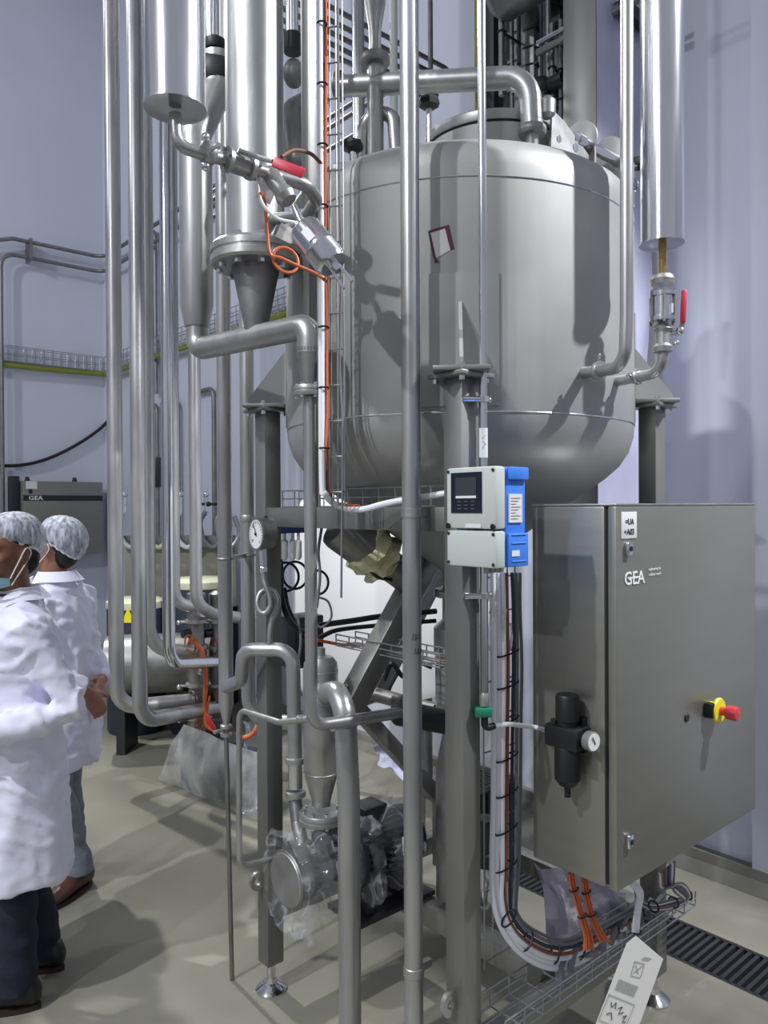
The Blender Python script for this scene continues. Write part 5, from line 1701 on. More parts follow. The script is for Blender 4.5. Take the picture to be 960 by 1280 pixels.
for k, (x, m_) in enumerate(((162, 'grayhouse'), (196, 'tape'), (232, 'whiteplas'), (264, 'greycable'), (284, 'steel'))):
    c_ = W(x, 660, Yb - 0.1)
    h_ = thing('hose', at(c_, dz(700, Yb)), '%s hose loop on the hose rail, %s along it' % (('pale', 'yellowish', 'white', 'grey', 'steel')[k], ('first', 'second', 'third', 'fourth', 'fifth')[k]), 'hose')
    MB().sweep(spline([c_ + Z * 0.14 + Vector((-0.04, 0, 0)), c_ + Vector((-0.09, 0, 0.05)), c_ + Vector((-0.06, 0, -0.10)), c_ + Vector((0.03, -0.02, -0.16)), c_ + Vector((0.10, 0, -0.05)), c_ + Vector((0.06, 0, 0.10))], 7), 0.020, 10).build('loop', m_, h_)
    MB().cyl(c_ + Vector((-0.04, 0, 0.12)), c_ + Vector((-0.04, 0, 0.26)), 0.016, None, 12).ball(c_ + Vector((-0.04, 0, 0.28)), 0.028, n=10, m=7).build('valve_stub', 'steel_bright', h_)
    MB().cyl(c_ + Vector((-0.04, 0, 0.20)), c_ + Vector((-0.14, -0.02, 0.20)), 0.012, None, 10).ball(c_ + Vector((-0.15, -0.02, 0.20)), 0.022, n=8, m=6).build('hand_lever', 'black', h_)
for k, (x, Y, r, y, lab) in enumerate(((250, 5.9, 0.235, 727, 'dark blue drum with a cream rim behind the valve stack'), (170, 5.9, 0.215, 752, 'dark drum with cream lid and yellow warning sign'))):
    c_ = W(x, y, Y)
    t_ = thing('drum', at(c_, 0), lab, 'drum')
    MB().lathe(at(c_, 0), Z, [(r * 0.96, 0), (r, 0.02), (r, c_.z - 0.06), (r * 0.97, c_.z - 0.02)], 36).build('shell', 'drum', t_)
    MB().lathe(at(c_, c_.z - 0.04), Z, [(r * 1.01, 0), (r * 1.03, 0.01), (r * 1.02, 0.05), (r * 0.8, 0.07), (0.02, 0.075)], 36).build('lid', 'cream', t_)
    if k == 1:
        q = W(160, 770, Y - r - 0.004)
        MB().prism([q + Z * 0.06, q + Vector((-0.05, 0, -0.05)), q + Vector((0.05, 0, -0.05))], Vector((0, -0.002, 0))).build('warning_sign', 'yellow', t_, 0)
hv = thing('horizontal_vessel', WZ(200, 868, 0.0), 'large dark lying vessel behind the bends of the tall pipes', 'vessel')
hc_ = W(203, 828, 5.40)
MB().lathe(at(hc_, hc_.z) - Vector((0.42, 0.1, 0)), Vector((1, 0.2, 0)), [(0.05, 0), (0.16, 0.02), (0.20, 0.06), (0.205, 0.10), (0.205, 0.80), (0.20, 0.84), (0.1, 0.88)], 36).build('shell', 'steel_dark', hv)
for dx in (-0.25, 0.2):
    MB().box(Vector((hc_.x + dx, hc_.y + 0.0, (hc_.z - 0.17) / 2)), Vector((1, 0, 0)), Vector((0, 1, 0)), Z, 0.03, 0.14, (hc_.z - 0.17) / 2).build('leg', 'dark', hv)
MB().box(W(197, 590, 5.4), Vector((1, 0, 0)), Vector((0, 1, 0)), Z, 0.035, 0.05, 0.11, 0.03).build('black_hood', 'black', None, label='small black hood hanging between the tall pipes', cat='hood')

# white cylinder added behind the skid to stand for the brightly lit wall
wv = thing('lit_wall_stand_in', at(W(480, 880, 4.35), 0), 'white cylinder on short legs standing in for the brightly lit wall behind the frame', 'vessel')
wc0 = W(470, 800, 4.30)
wz0, wz1 = W(470, 890, 3.9).z, W(470, 640, 3.9).z
MB().lathe(at(wc0, 0), Z, [(0.2, wz0), (0.43, wz0 + 0.05), (0.45, wz0 + 0.1), (0.45, wz1), (0.40, wz1 + 0.08), (0.1, wz1 + 0.14)], 48).build('shell', 'whiteplas', wv)
for a in (0.6, 2.2, 3.8, 5.4):
    p = at(wc0, 0) + Vector((cos(a), sin(a), 0)) * 0.36
    MB().cyl(p, at(p, wz0 + 0.06), 0.03, None, 14).build('leg', 'steel_dark', wv)

# ------------------------------------------------------------------ pipe rack and services high behind the tank
Y5 = 3.85
for k, y in enumerate((8, 25, 40, 54, 67)):
    p0 = W(412, y, Y5)
    L = 0.92 if k < 2 else 0.76
    pts_ = [p0 - U * 0.7, p0 + U * L]
    if k == 0:
        pts_ = [p0 - U * 0.7, p0 + U * 0.90, W(412, 40, Y5) + U * 0.79]
    MB().tube(pts_, 0.0130, 0.04, 10).build('rack_pipe', 'steel_dark', None, 40, label=('topmost rack pipe ending in a sharp return bend', 'second pipe down in the sloping rack behind the ladder', 'middle pipe of the sloping rack behind the ladder', 'fourth pipe down in the sloping rack behind the ladder', 'lowest pipe of the sloping rack behind the ladder')[k], cat='pipe')
for k, (x, y) in enumerate(((440, 129), (440, 142), (440, 170))):
    p0 = W(x, y, 3.9)
    MB().sweep([p0 - V * 0.25, p0 + V * 1.6], 0.013, 10).build('rack_pipe', 'steel_dark', None, 40, label=('upper', 'middle', 'lower')[k] + ' thin pipe passing behind the black star knob', cat='pipe')
for k, (x, Y, r, m_, yb, lab) in enumerate(((449, 3.6, 0.024, 'steel_pipe', 300, 'pale upright pipe behind the tank roof beside the waisted riser'), (492, 3.7, 0.019, 'grayhouse', 300, 'pale lavender upright pipe between the waisted riser and the bare pipe'),
                                           (538, 4.2, 0.014, 'steel_dark', 86, 'thin upright pipe behind the roof pipe'), (443, 3.2, 0.010, 'steel_bright', 250, 'thin polished upright tube between the ladder and the waisted riser'),
                                           (470, 2.9, 0.020, 'steel', 300, 'upright steel tube behind the roof return bend'))):
    p0 = W(x, 50, Y)
    p1 = W(x, yb, Y)
    MB().cyl(at(p0, p1.z), upto(p0), r, None, 14).build('upright_pipe', m_, None, 40, label=lab, cat='pipe')
# services on the right wall behind the tank
wa = WA - 0.12
for k, (x, r, m_, y1, lab) in enumerate(((598, 0.022, 'greencable', 160, 'yellow cable run climbing the wall behind the bright conduit'), (607, 0.014, 'dark', 170, 'dark upright cable duct beside the yellow cable'), (618, 0.030, 'dark', 170, 'broad dark duct climbing the wall behind the tank'),
                                        (640, 0.012, 'steel_dark', 170, 'slender upright conduit behind the roof pipe bend'), (650, 0.018, 'dark', 80, 'short dark duct above the roof pipe bend'),
                                        (665, 0.045, 'steel_dark', 200, 'broad grey upright rail behind the roof nozzle'), (674, 0.012, 'steel_bright', 200, 'bright upright tube beside the broad grey rail'),
                                        (695, 0.012, 'steel_bright', 200, 'bright thin tube rising behind the hinge'), (708, 0.012, 'steel', 200, 'thin grey tube rising beside the building column'))):
    p0 = hit(x, 80, G(wa, 0), U)
    p1 = hit(x, y1, G(wa, 0), U)
    q0, q1 = at(p0, p1.z), upto(p0)
    if r >= 0.03:
        MB().box((q0 + q1) / 2, U, V, Z, 0.04, r, (q1.z - q0.z) / 2, 0.004).build('upright_duct', m_, None, label=lab, cat='duct')
    else:
        MB().sweep(spline([q0.lerp(q1, i / 8) + V * 0.012 * noise.noise(Vector((x, i, 0))) for i in range(9)], 3), r, 10).build('upright_conduit', m_, None, label=lab, cat='conduit')
for k in range(7):
    p0 = hit(654, 40 + k * 22, G(wa - 0.03, 0), U)
    MB().beam(p0, p0 - V * 0.10 - Z * 0.02, 0.02, 0.012).build('cable_cleat', 'dark', None, label='small dark cleat beside the broad grey rail behind the tank', cat='cleat', group='cleats on the wall behind the tank')
wr_ = thing('pipe_rail', hit(735, 35, G(wa - 0.25, 0), U), 'long dark pipe rail bracketed high on the wall behind the hinge', 'rail')
p0, p1 = hit(672, 66, G(wa - 0.25, 0), U), hit(792, 2, G(wa - 0.25, 0), U)
d_ = (p1 - p0)
MB().sweep([p0, p1 + d_ * 0.3], 0.018, 10).build('rail', 'steel_dark', wr_)
MB().sweep([p0 + Z * 0.045, p1 + d_ * 0.3 + Z * 0.045], 0.014, 8).build('rail', 'steel_bright', wr_)
for t_ in (0.3, 0.6, 0.9):
    q = p0 + d_ * t_
    MB().box(q + U * 0.17, U, V, Z, 0.18, 0.02, 0.03).build('bracket', 'dark', wr_)
mv = thing('valve_cluster', hit(672, 118, G(wa - 0.2, 0), U), 'dark valve cluster on the wall behind the roof nozzle', 'valve')
q = hit(676, 112, G(wa - 0.2, 0), U)
MB().ball(q, 0.07, 0.07, 0.06, n=14, m=10).cyl(q + V * 0.0, q - V * 0.14, 0.035, None, 14).build('body', 'dark', mv)
MB().cyl(q - Z * 0.03 - V * 0.02, q - Z * 0.15 - V * 0.02, 0.04, None, 14).build('actuator', 'black', mv)
MB().box(q + U * 0.13, U, V, Z, 0.10, 0.03, 0.03).build('bracket', 'dark', mv)
dv_ = thing('overhead_duct', hit(690, 10, G(wa - 0.2, 0), U), 'dark fan duct under the roof behind the roof pipe', 'duct')
q = hit(676, -34, G(wa - 0.2, 0), U)
MB().lathe(q + V * 0.30, -V, [(0.08, 0), (0.12, 0.05), (0.12, 0.38), (0.14, 0.40), (0.14, 0.45)], 28).build('duct', 'steel_dark', dv_)
MB().box(q + U * 0.17, U, V, Z, 0.05, 0.03, 0.2).build('bracket', 'dark', dv_)
# building column, one side wrapped in milky plastic
ce = hit(745, 60, G(3.02, 0), U)
bE = ce.dot(V)
bL = hit(703, 60, G(3.02, 0), U).dot(V)
bc = thing('building_column', G(3.2, (bE + bL) / 2, 0), 'square building column half wrapped in milky plastic', 'column')
MB().box(G(3.22, (bE + bL) / 2, 3.5), U, V, Z, 0.20, abs(bE - bL) / 2, 3.5, 0.01).build('core', 'frame', bc)
mb = MB()
nx, ny = 10, 70
for j in range(ny + 1):
    for i in range(nx + 1):
        t = i / nx
        p = G(3.018 + 0.41 * t, bE, 7.0 * j / ny)
        p = p - V * ((0.030 + 0.04 * noise.noise(Vector((t * 2.5, j * 0.22, 1))) + 0.015 * noise.noise(Vector((t * 7, j * 0.9, 4)))) * min(1.0, t * 4) + 0.004)
        mb.v.append(p)
for j in range(ny):
    for i in range(nx):
        k = j * (nx + 1) + i
        mb.f.append((k, k + 1, k + nx + 2, k + nx + 1))
mb.build('plastic_wrap', 'fabricwrap', bc, 180)

# ------------------------------------------------------------------ people
def voxel(mb, size, smooth=6, fac=0.5):
    me = bpy.data.meshes.new('tmp')
    me.from_pydata([tuple(v) for v in mb.v], [], mb.f)
    bm = bmesh.new()
    bm.from_mesh(me)
    bmesh.ops.recalc_face_normals(bm, faces=list(bm.faces))
    bm.to_mesh(me)
    bm.free()
    o = bpy.data.objects.new('tmp', me)
    COL.objects.link(o)
    r = o.modifiers.new('r', 'REMESH')
    r.mode = 'VOXEL'
    r.voxel_size = size
    if smooth:
        s = o.modifiers.new('s', 'SMOOTH')
        s.factor = fac
        s.iterations = smooth
    dg = bpy.context.evaluated_depsgraph_get()
    res = bpy.data.meshes.new_from_object(o.evaluated_get(dg))
    bpy.data.objects.remove(o, do_unlink=True)
    return res


def finish(me, name, m, parent, fn=None):
    if fn:
        me.update()
        for v in me.vertices:
            v.co = v.co + fn(v.co.copy(), v.normal.copy())
        bm = bmesh.new()
        bm.from_mesh(me)
        for _ in range(2):
            bmesh.ops.smooth_vert(bm, verts=list(bm.verts), factor=0.4, use_axis_x=True, use_axis_y=True, use_axis_z=True)
        bm.to_mesh(me)
        bm.free()
    xs = [v.co for v in me.vertices]
    c = Vector([(min(p[i] for p in xs) + max(p[i] for p in xs)) / 2 for i in range(3)])
    for v in me.vertices:
        v.co = v.co - c
    me.name = name
    return link(name, me, c, m, parent, 180)


def hand(mb, wrist, d, side, pal, curl, L=0.185):
    # d: wrist to fingers, side: towards the thumb, pal: out of the palm
    d, side, pal = Vector(d).normalized(), Vector(side).normalized(), Vector(pal).normalized()
    wrist = Vector(wrist)
    mb.loft([(wrist - d * 0.02, side, pal, 0.026, 0.021), (wrist + d * 0.02, side, pal, 0.032, 0.018), (wrist + d * 0.06, side, pal, 0.040, 0.017), (wrist + d * 0.095, side, pal, 0.039, 0.014)], 12)
    for i, (o, ln) in enumerate(((0.029, 0.070), (0.010, 0.080), (-0.010, 0.074), (-0.028, 0.058))):
        p = wrist + d * 0.088 + side * o
        dirv = (d + side * o * 1.5).normalized()
        pts, rad = [p - d * 0.012], [0.0100]
        for k in range(3):
            dirv = (dirv * cos(curl * (0.6 + 0.3 * k)) + pal * sin(curl * (0.6 + 0.3 * k))).normalized()
            p = p + dirv * ln * (0.42, 0.33, 0.25)[k]
            pts.append(p)
            rad.append((0.0090, 0.0082, 0.0066)[k])
        mb.sweep(pts, rad, 8)
    p = wrist + d * 0.03 + side * 0.026
    dirv = (d * 0.7 + side * 0.6 + pal * 0.25).normalized()
    mb.sweep([p - dirv * 0.02, p + dirv * 0.03, p + dirv * 0.05 + d * 0.008, p + dirv * 0.06 + d * 0.03], [0.014, 0.0115, 0.0105, 0.008], 8)


def head_mesh(c, f, l, u, s=1.0):
    # c: centre of the skull, f forward, l left, u up
    mb = MB()
    P = lambda a, b, z: c + f * a * s + l * b * s + u * z * s
    mb.ball(P(-0.010, 0, 0.030), 0.098 * s, 0.076 * s, 0.088 * s, f, l, u, 22, 16)
    mb.loft([(P(0.030, 0, -0.118), f, l, 0.030 * s, 0.026 * s), (P(0.036, 0, -0.105), f, l, 0.044 * s, 0.040 * s), (P(0.028, 0, -0.075), f, l, 0.062 * s, 0.056 * s), (P(0.016, 0, -0.03), f, l, 0.076 * s, 0.066 * s), (P(0.006, 0, 0.02), f, l, 0.085 * s, 0.072 * s), (P(0.0, 0, 0.05), f, l, 0.08 * s, 0.068 * s)], 22)
    mb.loft([(P(0.100, 0, -0.052), f, l, 0.012 * s, 0.018 * s), (P(0.098, 0, -0.040), f, l, 0.024 * s, 0.017 * s), (P(0.090, 0, -0.015), f, l, 0.018 * s, 0.011 * s), (P(0.080, 0, 0.012), f, l, 0.012 * s, 0.010 * s)], 12)
    mb.ball(P(0.082, 0, -0.074), 0.016 * s, 0.026 * s, 0.008 * s, f, l, u, 12, 8)
    mb.ball(P(0.080, 0, -0.085), 0.015 * s, 0.022 * s, 0.008 * s, f, l, u, 12, 8)
    mb.ball(P(0.080, 0, -0.108), 0.018 * s, 0.022 * s, 0.016 * s, f, l, u, 12, 8)
    for sd in (-1, 1):
        mb.ball(P(0.076, sd * 0.030, 0.018), 0.016 * s, 0.026 * s, 0.008 * s, f, l, u, 12, 8)
        mb.ball(P(0.062, sd * 0.042, -0.030), 0.022 * s, 0.022 * s, 0.020 * s, f, l, u, 12, 8)
        e = P(-0.008, sd * 0.076, -0.018)
        mb.ball(e, 0.019 * s, 0.009 * s, 0.032 * s, (f * 0.94 - u * 0.2), (l + f * 0.3 * -sd).normalized(), u, 14, 10)
    # neck
    mb.loft([(P(-0.030, 0, -0.21), f, l, 0.064 * s, 0.068 * s), (P(-0.024, 0, -0.15), f, l, 0.056 * s, 0.056 * s), (P(-0.015, 0, -0.09), f, l, 0.056 * s, 0.053 * s), (P(-0.01, 0, -0.03), f, l, 0.06 * s, 0.056 * s)], 20)
    return mb, P


def person(label, base, fdir, hdir, hc, tilt, H, feet, arms, coat_hem, m_skin, m_tr, m_shoe, cuff, seed, lean=0.0):
    f = Vector((fdir[0], fdir[1], 0)).normalized()
    l = Z.cross(f)
    base = Vector((base[0], base[1], 0))
    k = H / 1.68
    B = lambda a, b, z: base + f * (a + lean * z) + l * b + Z * z * k
    pr = thing('person', base, label, 'person')
    hf = Vector((hdir[0], hdir[1], 0)).normalized()
    hl_ = Z.cross(hf)
    hu = (Z - hf * tilt).normalized()
    hf2 = hl_.cross(hu).normalized() * -1
    if hf2.dot(hf) < 0:
        hf2 = -hf2
    body, HP = head_mesh(Vector(hc), hf2, hl_, hu, 0.98)
    # trunk
    body.loft([(B(0, 0, 0.80), f, l, 0.10, 0.14), (B(0, 0, 0.95), f, l, 0.11, 0.155), (B(0, 0, 1.10), f, l, 0.10, 0.14), (B(0, 0, 1.25), f, l, 0.115, 0.155), (B(-0.005, 0, 1.34), f, l, 0.095, 0.165), (B(-0.01, 0, 1.40), f, l, 0.07, 0.10), (B(-0.012, 0, 1.44), f, l, 0.055, 0.06)], 22)
    for sd, ft in ((1, feet[0]), (-1, feet[1])):
        an = Vector((ft[0], ft[1], 0))
        hip = B(0, sd * 0.085, 0.86)
        ankle = an + Z * 0.085
        knee = (hip + ankle) / 2 + f * 0.02 + Z * 0.02
        body.sweep([hip, hip.lerp(knee, 0.5), knee, knee.lerp(ankle, 0.35) - f * 0.012, ankle, an + Z * 0.05], [0.078, 0.068, 0.050, 0.050, 0.036, 0.036], 14)
    for sd, am in ((1, arms[0]), (-1, arms[1])):
        sh = B(-0.005, sd * 0.165, 1.345)
        el = B(am[0][0], am[0][1], am[0][2])
        wr_ = B(am[1][0], am[1][1], am[1][2])
        body.sweep([sh, sh.lerp(el, 0.5), el, el.lerp(wr_, 0.45), wr_], [0.048, 0.042, 0.036, 0.034, 0.024], 14)
        fd_ = am[2]
        d = (f * fd_[0] + l * fd_[1] + Z * fd_[2]).normalized()
        sv_ = am[3]
        sdv = (f * sv_[0] + l * sv_[1] + Z * sv_[2])
        sdv = (sdv - d * sdv.dot(d)).normalized()
        hand(body, wr_ + d * 0.012, d, sdv, d.cross(sdv) * sd * am[4], 0.42)
    finish(voxel(body, 0.0075, 4), 'body', m_skin, pr)
    # eyes
    for sd in (-1, 1):
        ep = HP(0.074, sd * 0.030, 0.004)
        ey_ = MB().ball(ep, 0.012, n=14, m=10).build('eye', 'eyewhite', pr)
        MB().ball(ep + hf2 * 0.0075, 0.0062, n=12, m=8).build('iris', 'hair', ey_)
        MB().sweep([HP(0.084, sd * 0.016, 0.028), HP(0.086, sd * 0.030, 0.032), HP(0.074, sd * 0.048, 0.027)], [0.004, 0.0045, 0.003], 8).build('eyebrow', 'hair', pr)
    # hair and net
    hr = MB().ball(HP(-0.020, 0, 0.042), 0.098, 0.080, 0.084, hf2, hl_, hu, 24, 16)
    hr.ball(HP(-0.064, 0, -0.025), 0.044, 0.062, 0.066, hf2, hl_, hu, 18, 12)
    finish(voxel(hr, 0.008, 3), 'hair', 'hair', pr, lambda co, n: n * 0.003 * noise.noise(co * 60))
    net = MB()
    nr, ns = 14, 72
    prev = None
    for i in range(nr + 1):
        t = i / nr
        ph = pi / 2 - t * (pi / 2 + 0.46)
        b = len(net.v)
        for j in range(ns):
            a = 2 * pi * j / ns
            fold = 0.004 * sin(a * 17 + 3 * noise.noise(Vector((seed, a, t * 3)))) * t + 0.004 * noise.noise(Vector((cos(a) * 3 + seed, sin(a) * 3, t * 5)))
            rr = 1.10 + fold * 8 + (0.04 * sin(pi * t))
            if t > 0.93:
                rr -= 0.09 * (t - 0.93) / 0.07
            zoff = -0.030 * t * t * (-cos(a))  # lower at the nape
            net.v.append(HP(-0.026 + 0.097 * rr * cos(ph) * cos(a), 0.083 * rr * cos(ph) * sin(a), 0.034 + 0.094 * rr * sin(ph) + (0.040 if cos(a) > 0 else 0.0) * cos(a) * t * t - 0.02 * t * t * max(0, -cos(a)) + 0.022 * t * t * abs(sin(a)) ** 2))
        if prev is not None:
            net.bridge(prev, b, ns)
        prev = b
    nt_ = net.build('hair_net', 'net', pr, 180)
    band = [net.v[len(net.v) - ns + j] for j in range(ns)] + [net.v[len(net.v) - ns]]
    MB().sweep(band, 0.0042, 6, False).build('elastic_band', 'whiteplas', nt_)
    # mask under the chin with ear loop
    mk = MB()
    na, nv = 18, 5
    for j in range(nv + 1):
        for i in range(na + 1):
            a = -1.35 + 2.7 * i / na
            t = j / nv
            mk.v.append(HP(0.030 + (0.080 - 0.02 * t) * cos(a), (0.072 - 0.006 * t) * sin(a), -0.088 - 0.048 * t * (0.5 + 0.5 * cos(a)) + 0.006 * sin(t * 9) - 0.006 * (1 - cos(a))))
    for j in range(nv):
        for i in range(na):
            q = j * (na + 1) + i
            mk.f.append((q, q + 1, q + na + 2, q + na + 1))
    mo = mk.build('face_mask', 'mask', pr, 180)
    for sd in (-1, 1):
        MB().sweep(spline([HP(0.045, sd * 0.068, -0.095), HP(0.02, sd * 0.076, -0.04), HP(-0.006, sd * 0.084, 0.010), HP(-0.026, sd * 0.082, -0.010), HP(0.0, sd * 0.074, -0.06), HP(0.038, sd * 0.066, -0.118)], 6), 0.0022, 6).build('ear_loop', 'whiteplas', mo)
    # shirt collar showing at the neck
    MB().loft([(B(-0.012, 0, 1.38), f, l, 0.085, 0.09), (HP(-0.03, 0, -0.175), hf2, hl_, 0.072, 0.076), (HP(-0.028, 0, -0.150), hf2, hl_, 0.066, 0.068)], 26).build('shirt_collar', 'shirt', pr, 180)
    # trousers
    tr_ = MB()
    tr_.loft([(B(0, 0, 0.74), f, l, 0.12, 0.16), (B(0, 0, 0.86), f, l, 0.125, 0.17), (B(0, 0, 1.0), f, l, 0.12, 0.16)], 22)
    for sd, ft in ((1, feet[0]), (-1, feet[1])):
        an = Vector((ft[0], ft[1], 0))
        hip = B(0, sd * 0.085, 0.84)
        ankle = an + Z * (0.10 if cuff else 0.055)
        knee = (hip + ankle) / 2 + f * 0.02
        tr_.sweep([hip + Z * 0.02, hip.lerp(knee, 0.5), knee, knee.lerp(ankle, 0.5) - f * 0.01, ankle], [0.090, 0.080, 0.070, 0.068, 0.066] if not cuff else [0.095, 0.085, 0.070, 0.064, 0.056], 18)
    tro = finish(voxel(tr_, 0.0125, 4), 'trousers', m_tr, pr, lambda co, n: n * (0.010 * noise.noise(Vector((co.x * 9 + seed, co.y * 9, co.z * 16))) + 0.006 * sin(co.z * 55 + 5 * noise.noise(co * 7)) * max(0, 1 - co.z / 0.5)))
    # shoes
    for sd, ft in ((1, feet[0]), (-1, feet[1])):
        an = Vector((ft[0], ft[1], 0))
        fd = Vector((ft[2], ft[3], 0)).normalized()
        sl = Z.cross(fd)
        if cuff:
            MB().lathe(an + Z * 0.085, Z, [(0.058, 0), (0.061, 0.002), (0.062, 0.045), (0.058, 0.047)], 24).build('turned_cuff', m_tr, tro)
        s_ = MB().loft([(an - fd * 0.075 + Z * 0.055, sl, Z, 0.024, 0.030), (an - fd * 0.060 + Z * 0.064, sl, Z, 0.036, 0.048), (an - fd * 0.02 + Z * 0.068, sl, Z, 0.040, 0.058), (an + fd * 0.04 + Z * 0.058, sl, Z, 0.041, 0.046), (an + fd * 0.10 + Z * 0.045, sl, Z, 0.046, 0.032), (an + fd * 0.15 + Z * 0.038, sl, Z, 0.046, 0.025), (an + fd * 0.185 + Z * 0.034, sl, Z, 0.036, 0.020), (an + fd * 0.20 + Z * 0.030, sl, Z, 0.018, 0.012)], 20)
        sh_ = s_.build('shoe', m_shoe, pr, 180)
        so = MB()
        out = []
        for i in range(26):
            a = 2 * pi * i / 26
            ca = cos(a)
            out.append(an + fd * (0.062 + 0.142 * ca) + sl * sin(a) * (0.043 + 0.006 * ca))
        so.prism(out, Z * 0.018)
        so.build('sole', 'sole', sh_)
        for j in range(4):
            q = an + fd * (0.035 + 0.018 * j) + Z * (0.104 - 0.012 * j)
            MB().sweep([q - sl * 0.016, q + Z * 0.004, q + sl * 0.016], 0.0022, 6).build('lace', 'black', sh_)
    # coat
    ct = MB()
    hem = coat_hem
    ct.loft([(B(0.0, 0, hem + 0.035), f, l, 0.06, 0.08), (B(0.0, 0, hem + 0.004), f, l, 0.158, 0.21), (B(0.0, 0, hem), f, l, 0.180, 0.232), (B(0.0, 0, hem + 0.2), f, l, 0.172, 0.222), (B(0, 0, 0.88), f, l, 0.160, 0.204), (B(0.0, 0, 1.03), f, l, 0.150, 0.180), (B(0, 0, 1.15), f, l, 0.142, 0.178), (B(0, 0, 1.27), f, l, 0.142, 0.195), (B(-0.005, 0, 1.35), f, l, 0.118, 0.195), (B(-0.008, 0, 1.395), f, l, 0.092, 0.140), (B(-0.012, 0, 1.43), f, l, 0.078, 0.088)], 36)
    for sd, am in ((1, arms[0]), (-1, arms[1])):
        sh = B(-0.005, sd * 0.160, 1.335)
        el = B(am[0][0], am[0][1], am[0][2])
        wr_ = B(am[1][0], am[1][1], am[1][2])
        ct.sweep([sh - l * sd * 0.04, sh + l * sd * 0.012, sh.lerp(el, 0.5), el + (el - sh) * 0.03, el.lerp(wr_, 0.5), wr_], [0.066, 0.074, 0.066, 0.058, 0.056, 0.046], 20)

    def folds(co, n):
        zc_ = co.z / k
        rel = co - base
        a = atan2(rel.dot(l), rel.dot(f))
        low = max(0.0, min(1.0, (1.05 - zc_) / 0.6))
        d = 0.020 * low * (sin(a * 6 + 2.5 * noise.noise(Vector((seed + cos(a) * 1.5, sin(a) * 1.5, zc_ * 2)))) * 0.55 + noise.noise(Vector((cos(a) * 2.6 + seed, sin(a) * 2.6, zc_ * 1.5))))
        wq = noise.noise_vector(co * 4 + Vector((seed, 0, 0))) * 0.10
        q = Vector(((co.x + wq.x) * 6, (co.y + wq.y) * 6, (co.z + wq.z) * 13 + (co.x + co.y) * 5 + seed))
        up_ = 1 - low * 0.65
        rid = max(0.0, 1 - abs(noise.noise(q)) * 3.2)
        q2 = q * 2.1 + Vector((7, 3, 1))
        rid2 = max(0.0, 1 - abs(noise.noise(q2)) * 3.0)
        d += up_ * (0.020 * rid * rid + 0.010 * rid2 * rid2 - 0.007) + 0.008 * noise.noise(co * 4)
        return n * d

    coat = finish(voxel(ct, 0.0113, 5), 'lab_coat', 'coat', pr, folds)
    # collar and lapels
    co_ = MB()
    nn = 24
    for i in range(nn + 1):
        a = 0.45 + (2 * pi - 0.9) * i / nn
        o = B(-0.012, 0, 1.432) + f * 0.082 * cos(a) + l * 0.092 * sin(a)
        o2 = B(-0.012, 0, 1.462) + f * 0.074 * cos(a) + l * 0.080 * sin(a)
        dr_ = 0.036 + 0.07 * max(0, cos(a)) ** 2
        o3 = B(-0.012, 0, 1.455 - dr_) + f * (0.112 * cos(a)) + l * 0.118 * sin(a)
        co_.v += [o, o2, o3]
    for i in range(nn):
        q = i * 3
        co_.f += [(q, q + 3, q + 4, q + 1), (q + 1, q + 4, q + 5, q + 2)]
    co_.build('collar', 'coat', coat, 60)
    for sd in (-1, 1):
        la = [B(0.076, sd * 0.035, 1.44), B(0.118, sd * 0.085, 1.395), B(0.150, sd * 0.075, 1.30), B(0.158, sd * 0.012, 1.12), B(0.135, sd * 0.010, 1.30)]
        MB().prism(la, f * 0.006).build('lapel', 'coat', coat, 0)
    for j in range(3):
        p = B(0.162, 0.0, 1.05 - 0.14 * j)
        MB().cyl(p - f * 0.012, p + f * 0.004, 0.009, None, 12).build('button', 'whiteplas', coat)
    return pr


# nearer man, turned to the left with his forearm across his belly
person('person in white coat, dark navy trousers and hair net, forearm across the belly',
       (-1.305, 2.70), (-0.80, -0.60), (-0.45, -0.89), W(11, 688, 2.66), 0.02, 1.64,
       ((-1.255, 2.595, -1, -0.1), (-1.265, 2.82, -1, 0.05)),
       (((-0.13, 0.245, 1.055), (0.13, 0.20, 0.985), (0.9, -0.4, -0.05), (0, 0, 1), 1), ((-0.12, -0.245, 1.055), (0.15, -0.16, 0.985), (0.9, 0.4, -0.05), (0, 0, 1), 1)),
       0.43, 'skin', 'navy', 'shoeblk', False, 1.3)
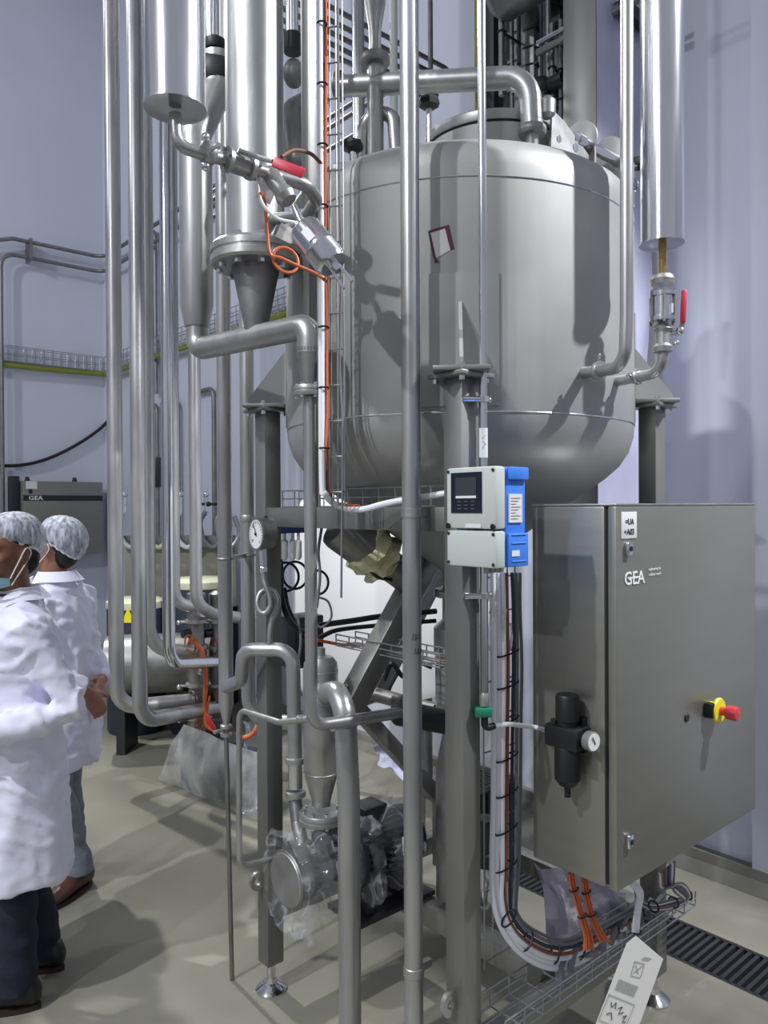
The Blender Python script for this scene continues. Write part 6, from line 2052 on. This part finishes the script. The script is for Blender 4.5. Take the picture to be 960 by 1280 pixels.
# second man further back, hands clasped behind him
person('person in white coat and grey turned up trousers, hands behind the back',
       (-1.445, 3.36), (-0.98, 0.18), (-0.97, 0.24), W(71, 681, 3.36), 0.30, 1.64,
       ((-1.365, 3.40, -0.35, -0.93), (-1.47, 3.58, -0.9, 0.3)),
       (((-0.05, 0.235, 1.06), (-0.185, 0.07, 0.95), (-0.25, -0.4, -0.7), (0, 0, 1), -1), ((-0.03, -0.22, 1.06), (-0.175, -0.09, 0.96), (-0.2, 0.8, -0.3), (0, 0, 1), -1)),
       0.60, 'skin2', 'greycloth', 'shoebrn', True, 5.7)

# ------------------------------------------------------------------ services behind the roof pipe
bh_ = WA - 0.30
for k, (x, y0, y1, m_, r, lab) in enumerate(((627, -40, 120, 'steel_dark', 0.016, 'dark tube rising behind the roof pipe beside the broad duct'),
                                            (685, -40, 140, 'steel', 0.010, 'thin tube rising from the dark valve cluster'),
                                            (690, 30, 140, 'steel_dark', 0.014, 'dark drop tube under the bracketed pipe rail'),
                                            (701, 25, 150, 'steel', 0.011, 'pale drop tube under the bracketed pipe rail'))):
    p0 = hit(x, y0, G(bh_, 0), U)
    p1 = hit(x, y1, G(bh_, 0), U)
    t_ = thing('drop_tube', p1, lab, 'tube')
    MB().sweep([p1, p0 if k > 1 else at(p0, TOP)], r, 10).build('tube', m_, t_)
    for j in range(3):
        q = p1.lerp(p0, 0.2 + 0.3 * j)
        MB().torus(q, Z, r + 0.004, 0.005, 14, 6).build('tube_clip', 'dark', t_)
        MB().beam(q + U * r, q + U * 0.29, 0.010, 0.010).build('clip_arm', 'dark', t_)
# cable ladder on the wall behind the tank
lw = thing('cable_ladder', hit(655, 150, G(WA - 0.07, 0), U), 'dark cable ladder on the wall behind the roof pipe bend', 'cable ladder')
for x in (632, 655):
    p0, p1 = hit(x, 60, G(WA - 0.07, 0), U), hit(x, 190, G(WA - 0.07, 0), U)
    MB().beam(at(p0, p1.z), at(p0, TOP), 0.03, 0.02, U).build('side_rail', 'steel_dark', lw)
for j in range(14):
    q0, q1 = hit(632, 60, G(WA - 0.07, 0), U), hit(655, 60, G(WA - 0.07, 0), U)
    z_ = p1.z + 0.06 + j * 0.16
    MB().beam(at(q0, z_), at(q1, z_), 0.02, 0.015).build('rung', 'steel_dark', lw)
